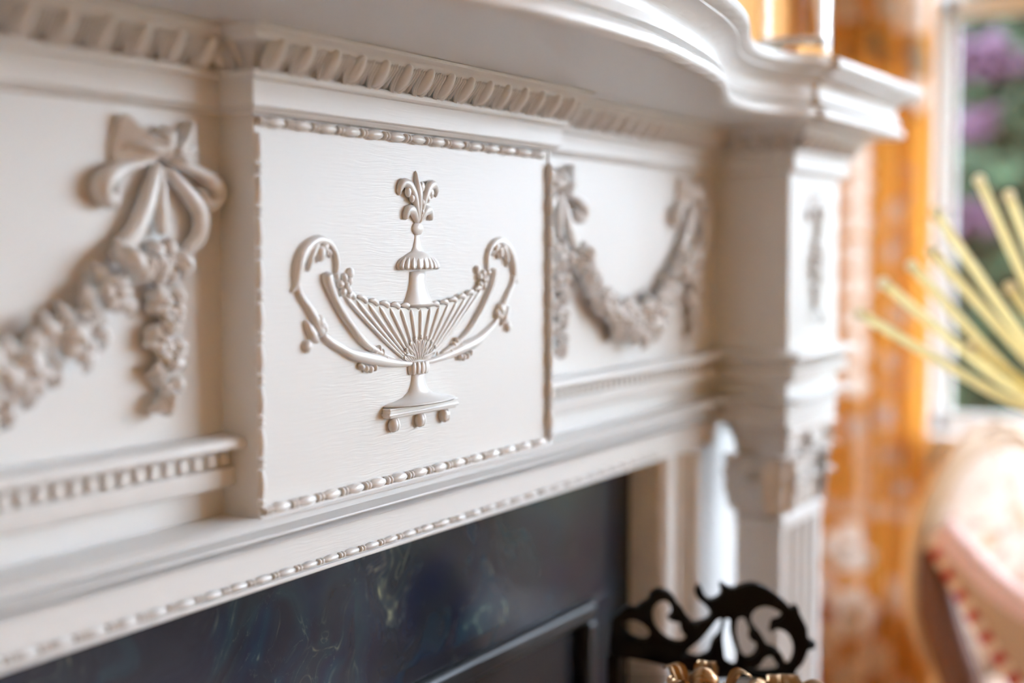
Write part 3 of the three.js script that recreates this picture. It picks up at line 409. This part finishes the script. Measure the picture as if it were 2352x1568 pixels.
{
  const edge = sweep(shelfProfile, shelfPath, 0.7);
  // the board inside the moulded edge follows the same plan, 12 mm further in
  const ins = shelfPath.map((p, i) => { const d = (a, b) => { const x = b[0] - a[0], z = b[1] - a[1], l = Math.hypot(x, z); return [-z / l, x / l]; }, n = shelfPath.length, u = i ? d(shelfPath[i - 1], p) : d(p, shelfPath[1]), v = i < n - 1 ? d(p, shelfPath[i + 1]) : u, k = 1 + u[0] * v[0] + u[1] * v[1]; return [p[0] - 0.0105 * (u[0] + v[0]) / k, p[1] - 0.0105 * (u[1] + v[1]) / k]; });
  const body = extrude(ins.map(([x, z]) => [x, -z]), [], 1.3509 - 1.2864, 0); body.rotateX(-Math.PI / 2); body.translate(0, 1.2864, 0);
  mesh('shelf', merge([edge, toCreasedNormals(uvMetres(body), 0.3)]), paint, mantel);
}

// ---------------------------------------------------------------- marble slips, insert, hearth
{
  const g = tag(group('marble_surround'), 'dark blue-black veined marble surround framing the fireplace opening', 'marble surround');
  const a = mx(0.52), b = 0.52, oL = mx(0.420), oR = 0.420;
  mesh('marble_header', box(a, b, 0.784, 0.935, BREAST, -0.062, 0.0015), marble, g);
  mesh('marble_leg', box(a, oL, 0, 0.784, BREAST, -0.062, 0.0015), marble, g); mesh('marble_leg', box(oR, b, 0, 0.784, BREAST, -0.062, 0.0015), marble, g);
}
{
  const g = tag(group('fireplace_insert'), 'black metal fireplace insert with a plain frame and dark glass front', 'fireplace insert');
  const L = mx(0.420), Rr = 0.420, bar = (x0, x1, y0, y1) => new RoundedBoxGeometry(x1 - x0, y1 - y0, 0.016, 3, 0.005).translate((x0 + x1) / 2, (y0 + y1) / 2, -0.062);
  mesh('frame_rail', bar(L, Rr, 0.764, 0.7835), blackMetal, g); mesh('frame_rail', bar(L, Rr, 0.06, 0.082), blackMetal, g);
  mesh('frame_stile', bar(L, L + 0.02, 0.082, 0.764), blackMetal, g); mesh('frame_stile', bar(Rr - 0.02, Rr, 0.082, 0.764), blackMetal, g);
  mesh('glass_front', box(L + 0.018, Rr - 0.018, 0.08, 0.766, -0.074, -0.069, 0.0006), darkGlass, g);
  mesh('firebox', merge([box(L, Rr, 0.06, 0.784, -0.5, -0.49, 0), box(L, L + 0.01, 0.06, 0.784, -0.49, -0.07, 0), box(Rr - 0.01, Rr, 0.06, 0.784, -0.49, -0.07, 0), box(L, Rr, 0.05, 0.06, -0.5, -0.06, 0)]), blackMetal, g);
}
structure(mesh('hearth', box(mx(1.0), 1.0, 0, 0.035, BREAST + 0.03, 0.42, 0.003), marble), 'dark marble hearth slab');

// ---------------------------------------------------------------- fire screen, traced from its cast crest
{
  const g = tag(group('fire_screen', null, [0.3534, 0.035, 0.1006]), 'black cast iron fire screen with an openwork scroll crest before the hearth', 'fire screen');
  g.rotation.y = -1.0567;
  const k = 8.96e-5, Q = (l) => l.map(([x, y]) => [(x - 1153) * k, (738 - y) * k + 0.7476]);
  const outline = [[60, 880], [80, 640], [90, 560], [150, 500], [240, 430], [330, 440], [400, 390], [470, 340], [490, 280], [560, 245], [640, 260], [700, 310], [750, 390], [790, 430], [840, 510], [880, 560], [930, 600], [1000, 590], [1090, 560], [1130, 500], [1110, 440], [1060, 380], [1000, 330], [968, 270], [985, 205], [1020, 280], [1060, 330], [1120, 352], [1190, 330], [1240, 270], [1225, 180], [1275, 210], [1340, 230], [1430, 205], [1530, 180], [1650, 205], [1780, 285], [1900, 390], [1955, 450], [2010, 420], [2030, 480], [2060, 540], [2110, 640], [2125, 750], [2165, 790], [2205, 810], [2195, 850], [2140, 860], [2110, 930], [2075, 1010], [2010, 1090], [1990, 1150], [1960, 1260], [1700, 1190], [1430, 1150], [1200, 1170], [1000, 1125], [800, 1075], [600, 1020], [400, 975], [200, 945], [90, 930]];
  const holes = [
    [[170, 580], [230, 556], [330, 562], [420, 620], [470, 700], [460, 760], [380, 770], [280, 730], [200, 660]],
    [[500, 440], [560, 360], [640, 350], [690, 420], [700, 490], [655, 540], [720, 572], [790, 590], [805, 680], [860, 740], [830, 790], [740, 790], [640, 740], [560, 660], [508, 560]],
    [[1200, 540], [1240, 560], [1210, 700], [1140, 790], [1105, 900], [1040, 940], [980, 958], [850, 910], [870, 880], [1000, 770], [1100, 650]],
    [[1270, 540], [1320, 560], [1330, 700], [1368, 850], [1400, 960], [1380, 1040], [1330, 1030], [1272, 980], [1250, 860], [1238, 740]],
    [[1400, 540], [1460, 530], [1500, 600], [1535, 680], [1525, 760], [1590, 800], [1610, 880], [1560, 950], [1490, 962], [1430, 880], [1390, 760], [1378, 640]],
    [[1540, 500], [1600, 430], [1690, 408], [1790, 440], [1872, 500], [1840, 548], [1770, 570], [1750, 640], [1740, 690], [1800, 648], [1880, 670], [1950, 740], [2000, 850], [1992, 960], [1940, 1040], [1900, 1000], [1850, 900], [1780, 850], [1720, 830], [1640, 700], [1560, 620]],
    [[1690, 960], [1750, 940], [1790, 1000], [1840, 1080], [1700, 1110], [1560, 1090], [1500, 1075], [1620, 1050]]];
  const cg = extrude(smooth(Q(outline), 4), holes.map((h) => smooth(Q(h), 4)), 0.008, 0.0018); cg.translate(0, 0, -0.004);
  mesh('crest', toCreasedNormals(cg, 0.7), castIron, g);
  for (const [x, y, r] of [[2185, 825, 26], [1555, 620, 24], [830, 930, 22], [1070, 920, 24], [175, 560, 24], [880, 545, 22], [960, 590, 22], [1800, 880, 22], [1875, 985, 22]]) { const [p] = Q([[x, y]]); mesh('boss', blob(p[0], p[1], 0.004, r * k, r * k, 0.006), castIron, g); }
  const yb = 0.64, w0 = -0.096, w1 = 0.082;
  mesh('frame_stile', new RoundedBoxGeometry(0.011, 0.73, 0.011, 2, 0.002).translate(w0, 0.365, 0), castIron, g); mesh('frame_stile', new RoundedBoxGeometry(0.011, 0.70, 0.011, 2, 0.002).translate(w1, 0.35, 0), castIron, g);
  mesh('frame_rail', new RoundedBoxGeometry(w1 - w0, 0.011, 0.011, 2, 0.002).translate((w0 + w1) / 2, 0.06, 0), castIron, g);
  const wires = []; for (let x = w0; x < w1; x += 0.0032) { const t = (x - w0) / (w1 - w0), y1 = 0.725 - 0.022 * t; wires.push(new THREE.BoxGeometry(0.0007, y1 - 0.06, 0.0007).translate(x, (y1 + 0.06) / 2, 0)); } for (let y = 0.06; y < 0.71; y += 0.0032) wires.push(new THREE.BoxGeometry(w1 - w0, 0.0007, 0.0007).translate((w0 + w1) / 2, y, 0));
  const wm = mesh('wire_mesh', merge(wires), castIron, g); wm.userData.kind = 'stuff';
  for (const x of [w0, w1]) mesh('foot', tube([[x, 0.05, 0], [x, 0.02, 0.05], [x, 0.006, 0.09]], 0.006, 12, 8).toNonIndexed(), castIron, g);
}
// ---------------------------------------------------------------- fire tools with cast leaf finials
function leafCup(n, w, h, curl, r, seed, lean) {
  const q = rng(seed), list = [];
  for (let i = 0; i < n; i++) { const a = i / n * 6.2832 + 0.3 * q(), gm = acanthus(w, h, curl, 4); gm.rotateX(lean); gm.translate(0, 0, r); gm.rotateY(a); list.push(gm); }
  return list;
}
function fireTool(x, z, y, n, w, h, curl, r, turn, lean, label) {
  const g = tag(group('fire_tool', null, [x, 0.035, z]), label, 'fire tool', undefined); g.rotation.y = turn;
  mesh('shaft', lathe([[0, 0], [0.035, 0], [0.037, 0.01], [0.02, 0.02], [0.006, 0.03], [0.005, y - 0.09], [0.009, y - 0.08], [0.011, y - 0.07], [0.007, y - 0.06], [0.012, y - 0.04], [0.010, y - 0.015], [0.004, y], [0, y]], 24), bronze, g);
  for (const gm of leafCup(n, w, h, curl, r, 5, lean)) { gm.translate(0, y - 0.05, 0); mesh('leaf', gm, bronze, g); }
  mesh('knob', lathe([[0, y - 0.03], [0.011, y - 0.025], [0.0145, y - 0.012], [0.0125, y + 0.001], [0.006, y + 0.0075], [0, y + 0.009]], 24), bronze, g);
}
fireTool(0.1614, 0.1663, 0.768, 5, 0.020, 0.064, 0.006, 0.006, 0.35, 0.36, 'left bronze fire tool whose leaf finial holds a round knob');
fireTool(0.1951, 0.2261, 0.738, 4, 0.034, 0.078, 0.010, 0.006, 0.3, 0.12, 'right bronze fire tool with broad curling finial leaves');

// ---------------------------------------------------------------- glass on the shelf
{
  const g = tag(group('hurricane_glass', null, [0.622, 1.3511, 0.083]), 'clear straight-sided glass cylinder with a heavy base standing on the shelf end', 'glass cylinder');
  const glass = new THREE.MeshPhysicalMaterial({ color: 0xffffff, transmission: 1, thickness: 0.004, ior: 1.5, roughness: 0.01, attenuationColor: new THREE.Color(0.98, 0.93, 0.85), attenuationDistance: 0.15 });
  mesh('vessel', lathe([[0, 0.0], [0.036, 0.0], [0.040, 0.003], [0.0405, 0.008], [0.0405, 0.22], [0.039, 0.2215], [0.034, 0.22], [0.034, 0.026], [0.030, 0.018], [0, 0.0165]], 64), glass, g);
}
// ---------------------------------------------------------------- curtain on the right wall
{
  const W = 700, Hh = 1568, cv = document.createElement('canvas'); cv.width = 512; cv.height = 2048; const c = cv.getContext('2d'), q = rng(31);
  // print drawn in a frame of 260 x 1568 units
  c.scale(512 / 260, 2048 / 1568);
  c.fillStyle = '#dc9f4a'; c.fillRect(0, 0, 260, 1568);
  const bar = (x, w, col, y0 = 0, y1 = 1568) => { c.fillStyle = col; c.fillRect(x, y0, w, y1 - y0); };
  const flower = (x, y, r, col, n = 6) => { for (let k = 0; k < n; k++) { const a = k / n * 6.283 + q(); c.fillStyle = col; c.beginPath(); c.ellipse(x + Math.cos(a) * r * 0.55, y + Math.sin(a) * r * 0.55, r * 0.52, r * 0.42, a, 0, 6.3); c.fill(); } c.fillStyle = col; c.beginPath(); c.arc(x, y, r * 0.6, 0, 6.3); c.fill(); c.fillStyle = '#c9bdb4'; c.beginPath(); c.arc(x, y, r * 0.2, 0, 6.3); c.fill(); };
  const leaf = (x, y, l, w, a, col) => { c.fillStyle = col; c.save(); c.translate(x, y); c.rotate(a); c.beginPath(); c.moveTo(-l / 2, 0); c.quadraticCurveTo(0, -w, l / 2, 0); c.quadraticCurveTo(0, w, -l / 2, 0); c.fill(); c.restore(); };
  // column of scalloped blossoms
  for (let y = 350; y < 860; y += 72) { flower(100, y, 37, '#fffaf6', 7); c.fillStyle = '#fffaf6'; c.beginPath(); c.arc(100, y, 20, 0, 6.3); c.fill(); };
  for (let i = 0; i < 34; i++) leaf(20 + q() * 40, 340 + q() * 640, 44 + q() * 26, 10 + q() * 6, 1.2 + q() * 0.8, q() < 0.5 ? '#cf9a80' : '#dba98c');
  for (let i = 0; i < 16; i++) leaf(40 + q() * 190, 20 + q() * 290, 60 + q() * 40, 12 + q() * 8, q() * 3, q() < 0.5 ? '#a9713a' : '#b5814a');
  flower(66, 18, 34, '#ecdcd2'); flower(205, 40, 44, '#efe3dc', 8); flower(150, 22, 22, '#d8cfc4'); leaf(218, 140, 130, 34, 1.45, '#9a8f80'); leaf(130, 90, 80, 24, 1.2, '#8d8676'); flower(214, 215, 36, '#e2d2c8'); leaf(40, 130, 110, 26, 1.5, '#e6b76a'); leaf(118, 180, 120, 26, 1.5, '#dfa052');
  for (const [x, y, r] of [[182, 470, 26], [176, 560, 22], [186, 700, 26], [180, 800, 24], [168, 930, 30], [178, 1020, 28], [108, 960, 30], [196, 1090, 22]]) flower(x, y, r, '#d5c2ba');
  for (let i = 0; i < 26; i++) leaf(150 + q() * 60, 350 + q() * 750, 40 + q() * 30, 9 + q() * 7, q() * 3, q() < 0.5 ? '#c39a88' : '#cf9c70');
  for (let i = 0; i < 7; i++) flower(117 + (q() - 0.5) * 14, 990 + i * 22, 20, '#e6c3aa', 6);
  for (let i = 0; i < 13; i++) flower(10 + i * 20, 1146 + (q() - 0.5) * 8, 15, '#e6cbb8', 6);
   flower(88, 1238, 58, '#fffaf8', 9); leaf(60, 1262, 60, 26, 0.4, '#c9c4bc'); leaf(128, 1258, 52, 24, -0.5, '#cfcac2');
  flower(20, 1330, 34, '#efe2e2'); flower(200, 1330, 40, '#e9d2be');
  flower(92, 1388, 62, '#fffaf6', 9); flower(30, 1470, 46, '#fff8f4', 8); flower(150, 1490, 44, '#fdf2ec', 8); flower(88, 1545, 46, '#fff6f0', 9); flower(206, 1556, 36, '#f2dccc', 7); leaf(38, 1392, 74, 30, 0.5, '#c87a2a'); leaf(140, 1540, 70, 26, -0.6, '#c88a58'); leaf(170, 1410, 60, 22, 1.1, '#cb8a4a');
  for (let i = 0; i < 900; i++) { c.fillStyle = q() < 0.5 ? 'rgba(120,70,30,0.10)' : 'rgba(255,220,160,0.10)'; c.fillRect(q() * 260, q() * 1568, 260 * q() * 0.4, 1.6); }
  const ct = new THREE.CanvasTexture(cv); ct.colorSpace = THREE.SRGBColorSpace; ct.wrapS = ct.wrapT = THREE.ClampToEdgeWrapping;
  const cloth = new THREE.MeshPhysicalMaterial({ map: ct, roughness: 1, transmission: 0.45, thickness: 0, side: THREE.DoubleSide });
  const g = tag(group('curtain', null, [XR, 0, -0.345]), 'golden curtain printed with pale blossoms hanging left of the window', 'curtain');
  const NU = 120, NV = 40, pos = [], uv = [], idx = [], y0 = 0.03, y1 = 2.62;
  // cloth runs along z; u over its width, v over its height; the print covers 0.02 to 1.72 m
  for (let j = 0; j <= NV; j++) for (let i = 0; i <= NU; i++) { const u = i / NU, y = y0 + (y1 - y0) * j / NV, f = 0.022 * Math.sin(u * 27 + 0.5 * Math.sin(y * 1.3)) + 0.007 * Math.sin(u * 51 + y); pos.push(-0.085 - f, y, (u - 0.5) * 0.29); uv.push(u, Math.min(1, (y - 0.06) / 1.68)); }
  for (let j = 0; j < NV; j++) for (let i = 0; i < NU; i++) { const a = j * (NU + 1) + i, b = a + NU + 1; idx.push(a, a + 1, b, b, a + 1, b + 1); }
  const cg = new THREE.BufferGeometry(); cg.setAttribute('position', new THREE.Float32BufferAttribute(pos, 3)); cg.setAttribute('uv', new THREE.Float32BufferAttribute(uv, 2)); cg.setIndex(idx); cg.computeVertexNormals();
  mesh('cloth', cg, cloth, g);
  const rod = tag(group('curtain_rod', null, [XR - 0.085, 2.66, 0.4]), 'brass curtain rod above the window nearest the chimney breast', 'curtain rod');
  mesh('rod', new THREE.CylinderGeometry(0.014, 0.014, 1.86, 16).rotateX(Math.PI / 2), bronze, rod); for (const s of [-1, 1]) mesh('bracket', box(-0.012, 0.087, -0.014, 0.014, s * 0.86 - 0.01, s * 0.86 + 0.01, 0.003), bronze, rod);
}
// ---------------------------------------------------------------- upholstered chair with oval back
const fabricTex = (() => {
  const cv = document.createElement('canvas'); cv.width = cv.height = 512; const c = cv.getContext('2d'), q = rng(5); c.fillStyle = '#f3e6da'; c.fillRect(0, 0, 512, 512);
  for (let i = 0; i < 42; i++) { const x = q() * 512, y = q() * 512, r = 16 + q() * 34, col = ['#e2b7a4', '#d99a8e', '#c9bdb0', '#e8cbb4', '#d8a878', '#b8aca0'][(q() * 6) | 0]; for (let k = 0; k < 6; k++) { const a = k * 1.05 + q(); c.fillStyle = col; c.globalAlpha = 0.55; c.beginPath(); c.ellipse(x + Math.cos(a) * r * 0.5, y + Math.sin(a) * r * 0.5, r * 0.42, r * 0.26, a, 0, 6.3); c.fill(); } }
  c.globalAlpha = 0.6; c.lineWidth = 3; for (let i = 0; i < 60; i++) { c.strokeStyle = ['#b39a84', '#c98a72', '#a8a294'][(q() * 3) | 0]; c.beginPath(); const x = q() * 512, y = q() * 512; c.moveTo(x, y); c.bezierCurveTo(x + q() * 60, y - 40, x + 60, y + q() * 60, x + 90 * q(), y + 80 * q()); c.stroke(); }
  const t = new THREE.CanvasTexture(cv); t.colorSpace = THREE.SRGBColorSpace; t.wrapS = t.wrapT = THREE.RepeatWrapping; t.repeat.set(3, 3); return t;
})();
const stripeTex = (n, a, b, alongV) => { const t = dataTex(64, 64, (u, v) => ((alongV ? v : u) * n % 1 < 0.5 ? a : b), true); return t; };
const toile = new THREE.MeshStandardMaterial({ map: fabricTex, roughness: 0.9 });
const pinkStripe = new THREE.MeshStandardMaterial({ map: stripeTex(1, [0.95, 0.92, 0.9], [0.88, 0.6, 0.6]), roughness: 0.9 }); pinkStripe.map.repeat.set(60, 60);
const beige = new THREE.MeshStandardMaterial({ color: new THREE.Color(0.52, 0.36, 0.24), roughness: 0.9 });
const welt = new THREE.MeshStandardMaterial({ map: stripeTex(1, [0.93, 0.83, 0.72], [0.72, 0.14, 0.11]), roughness: 0.9 });
const paleWood = new THREE.MeshStandardMaterial({ color: new THREE.Color(0.66, 0.47, 0.29), roughness: 0.4 });
const redWood = new THREE.MeshStandardMaterial({ color: new THREE.Color(0.16, 0.06, 0.03), roughness: 0.5 });
{
  const g = tag(group('armchair', null, [1.523, 0, 0.133]), 'oval-backed armchair in pale carved wood with floral upholstery by the window', 'armchair'); g.rotation.y = -0.332;
  const cy = 0.640, a = 0.245, b = 0.222, E = (t, k = 0, z = 0) => [Math.cos(t) * (a - k), cy + Math.sin(t) * (b - k), z];
  const ring = (k, r, z) => { const pts = []; for (let i = 0; i <= 40; i++) pts.push(E(i / 40 * 6.2832, k, z)); return tube(pts, r, 90, 12); };
  mesh('back_frame', merge([ring(0.016, 0.0165, 0), ring(0.034, 0.006, 0.008), ring(0.003, 0.006, 0.006)]), paleWood, g);
  const crestParts = []; for (let i = -3; i <= 3; i++) crestParts.push(blob(i * 0.016, cy + b - 0.002 - Math.abs(i) * 0.0035, 0.006, 0.011, 0.012 - Math.abs(i) * 0.0016, 0.012, i * 0.3)); mesh('back_crest', merge(crestParts), paleWood, g);
  const pad = new THREE.SphereGeometry(1, 40, 24); pad.scale(a - 0.036, b - 0.036, 0.035); pad.translate(0, cy, 0.004); mesh('back_pad', pad, toile, g);
  mesh('seat_rail', new RoundedBoxGeometry(0.52, 0.07, 0.5, 3, 0.02).translate(0, 0.365, 0.27), paleWood, g);
  mesh('seat', new RoundedBoxGeometry(0.48, 0.09, 0.47, 5, 0.035).translate(0, 0.43, 0.275), toile, g);
  for (const s of [-1, 1]) {
    const x = s * 0.205, arm = [[0.03, 0.705], [0.075, 0.668], [0.125, 0.632], [0.18, 0.607], [0.26, 0.588], [0.36, 0.58], [0.44, 0.578], [0.462, 0.56], [0.46, 0.40], [0.275, 0.40], [0.24, 0.445], [0.195, 0.495], [0.14, 0.555], [0.088, 0.622], [0.048, 0.675]];
    const p = extrude(arm.map(([z, y]) => [-z, y]), [], 0.05, 0.004); p.rotateY(Math.PI / 2); p.translate(x - 0.025, 0, 0); mesh('arm_panel', toCreasedNormals(p, 0.5), beige, g);
    const top = arm.slice(0, 8).map(([z, y]) => [x, y + 0.006, z]); const tg = tube(top, 0.028, 40, 12); mesh('arm_pad', tg, pinkStripe, g);
    const edge = [[x - s * -0.026, 0.705, 0.028], ...[[0.048, 0.675], [0.088, 0.622], [0.14, 0.555], [0.195, 0.495], [0.24, 0.445], [0.275, 0.40], [0.29, 0.34]].map(([z, y]) => [x + s * 0.026, y, z])];
    const wg = tube(edge, (t) => 0.0085 + 0.007 * t, 60, 10), wu = wg.attributes.uv; for (let i = 0; i < wu.count; i++) wu.setX(i, wu.getX(i) * 13); mesh('arm_welt', wg, welt, g);
    mesh('arm_rear_post', tube([[x, 0.68, 0.0], [x, 0.56, 0.04], [x, 0.45, 0.085], [x, 0.36, 0.10]], 0.034, 24, 10), redWood, g);
  }
  for (const [x, z] of [[-0.225, 0.05], [0.225, 0.05], [-0.235, 0.49], [0.235, 0.49]]) { const l = lathe([[0, 0], [0.011, 0], [0.013, 0.02], [0.02, 0.30], [0.026, 0.315], [0.022, 0.33], [0, 0.335]], 16); l.translate(x, 0, z); mesh('leg', l, paleWood, g); }
  for (const s of [-1, 1]) mesh('back_post', tube([E(s > 0 ? -0.9 : -2.24, 0.01, 0), [s * 0.19, 0.40, 0.02], [s * 0.2, 0.34, 0.04]], 0.017, 16, 10), paleWood, g);
}
// ---------------------------------------------------------------- pale stems in a vase beside the chair
{
  const bx = 0.9225, by = 0.895, bz = 0.380;
  const tb = tag(group('side_table', null, [bx + 0.03, 0, bz + 0.05]), 'small round painted side table under the vase of stems', 'side table');
  mesh('table_top', lathe([[0, 0.57], [0.15, 0.57], [0.155, 0.576], [0.155, 0.588], [0.15, 0.594], [0, 0.594]], 40), whiteWood, tb); mesh('pedestal', lathe([[0.02, 0.03], [0.03, 0.2], [0.018, 0.4], [0.03, 0.56], [0, 0.57]], 24), whiteWood, tb); mesh('base', lathe([[0, 0], [0.12, 0], [0.12, 0.02], [0.03, 0.035], [0, 0.035]], 32), whiteWood, tb);
  const vs = tag(group('vase', null, [bx + 0.03, 0.594, bz + 0.05]), 'pale round-bellied vase holding the straw coloured stems', 'vase');
  mesh('body', lathe([[0, 0], [0.045, 0], [0.07, 0.06], [0.085, 0.14], [0.07, 0.22], [0.045, 0.27], [0.05, 0.29], [0.046, 0.29], [0.040, 0.27], [0.065, 0.22], [0.078, 0.14], [0.06, 0.05], [0, 0.01]], 36), whiteWood, vs);
  const straw = new THREE.MeshPhysicalMaterial({ color: new THREE.Color(1.0, 0.96, 0.70), roughness: 1, transmission: 0.8, thickness: 0 }), tipMat = new THREE.MeshPhysicalMaterial({ color: new THREE.Color(1.0, 0.97, 0.86), roughness: 1, transmission: 0.75, thickness: 0 });
  const tips = [[0.736, 1.0739, 0.1278, 'longest low straw stem reaching furthest left over the curtain'], [0.7517, 1.1092, 0.1508, 'straw stem whose tip crosses the curtain just above the longest one'], [0.769, 1.1293, 0.1787, 'straw stem with its tip between curtain and window casing'], [0.7861, 1.1898, 0.201, 'straw stem whose tip stands highest against the window casing'], [0.7811, 1.1455, 0.198, 'pale straw stem crossing the middle of the white window casing'], [0.8131, 1.2276, 0.2437, 'tallest straw stem rising against the dark garden view'], [0.829, 1.21, 0.2742, 'steep straw stem right of the tallest one at the picture edge'], [0.7977, 1.0361, 0.242, 'short low straw stem ending in front of the lower window pane'], [0.8234, 1.1041, 0.2785, 'short upright pale stem close to the picture edge']];
  tips.forEach(([x, y, z, label], i) => {
    const g = tag(group('dried_stem', null, [bx + 0.03, 0.62, bz + 0.05]), label, 'dried stem', 'straw stems in the vase'), o = [x - bx - 0.03, y - 0.62, z - bz - 0.05], k = (i - 4) * 0.004, m = [-0.03 + k, 0.275, -0.05 + k];
    const mid = [(o[0] + m[0]) / 2 + 0.004 * Math.sin(i * 2.1), (o[1] + m[1]) / 2 + 0.006 * Math.cos(i * 1.7), (o[2] + m[2]) / 2];
    mesh('stem', tube([[0.01 + k, 0.02, 0.01], m.map((v, j) => j === 1 ? v : v * 0.8), mid, o], 0.0058, 40, 10), straw, g); mesh('tip', blob(...o, 0.0074, 0.0078, 0.0074), tipMat, g);
  });
}
// ---------------------------------------------------------------- garden beyond the window
structure(mesh('lawn', box(XR + T, 60, -0.45, -0.35, -50, 60, 0), new THREE.MeshStandardMaterial({ color: new THREE.Color(0.045, 0.07, 0.03), roughness: 1 })), 'lawn outside the window');
{
  const q = rng(91), lm = new THREE.MeshStandardMaterial({ color: new THREE.Color(0.014, 0.036, 0.018), roughness: 0.75, side: THREE.DoubleSide }), pm = new THREE.MeshStandardMaterial({ color: new THREE.Color(0.035, 0.007, 0.03), roughness: 0.8, side: THREE.DoubleSide }), bark = new THREE.MeshStandardMaterial({ color: new THREE.Color(0.1, 0.07, 0.05), roughness: 1 });
  const leafG = new THREE.SphereGeometry(1, 6, 4); leafG.scale(0.06, 0.007, 0.026);
  const bush = (x, z, r, h, label, blooms) => {
    const g = tag(group('rhododendron', null, [x, -0.35, z]), label, 'bush'), N = 9000, im = new THREE.InstancedMesh(leafG, lm, N); im.name = uname('foliage'); im.userData.kind = 'stuff'; im.castShadow = im.receiveShadow = true;
    const M = new THREE.Matrix4(), Q = new THREE.Quaternion(), EE = new THREE.Euler(), col = new THREE.Color();
    for (let i = 0; i < N; i++) { const th = q() * 6.283, ph = Math.acos(2 * q() - 1), k = Math.pow(q(), 0.25); EE.set(q() * 6, q() * 6, q() * 6); Q.setFromEuler(EE); const s = 0.8 + 0.7 * q(); M.compose(V(Math.sin(ph) * Math.cos(th) * r * k, h / 2 + Math.cos(ph) * h / 2 * k, Math.sin(ph) * Math.sin(th) * r * k), Q, V(s, s, s)); im.setMatrixAt(i, M); const t = q(); col.setRGB(0.5 + t, 0.6 + t, 0.6 + t * 0.6); im.setColorAt(i, col); }
    g.add(im); mesh('trunk', tube([[0, 0, 0], [0.05, h * 0.3, 0.04], [0, h * 0.6, 0]], 0.05, 12, 8), bark, g);
    for (const [dx, y, dz, s] of blooms) { const l = []; for (let k = 0; k < 26; k++) l.push(blob((q() - 0.5) * 1.3, (q() - 0.5) * 1.2, (q() - 0.5) * 1.3, 0.28, 0.24, 0.28, 0, 7)); const m = mesh('bloom', merge(l), pm, g); m.position.set(dx, y, dz); m.scale.setScalar(s); }
  };
  bush(4.7, -0.45, 0.95, 3.0, 'dark green rhododendron with purple blooms close behind the window pane', [[-0.97, 2.10, 0.10, 0.10], [-0.97, 2.07, 0.2, 0.06], [-0.97, 1.89, 0.10, 0.075], [-0.97, 1.59, 0.10, 0.08]]);
  bush(4.9, 0.75, 0.95, 2.8, 'dark green leafy bush without blooms right of the flowering one', []);
  bush(5.9, -0.6, 1.4, 3.8, 'taller dark bush standing behind the two nearer ones', []);
  bush(6.6, -2.0, 1.5, 4.0, 'large dark bush furthest back beyond the window', []);
}
renderer.render(scene, camera);
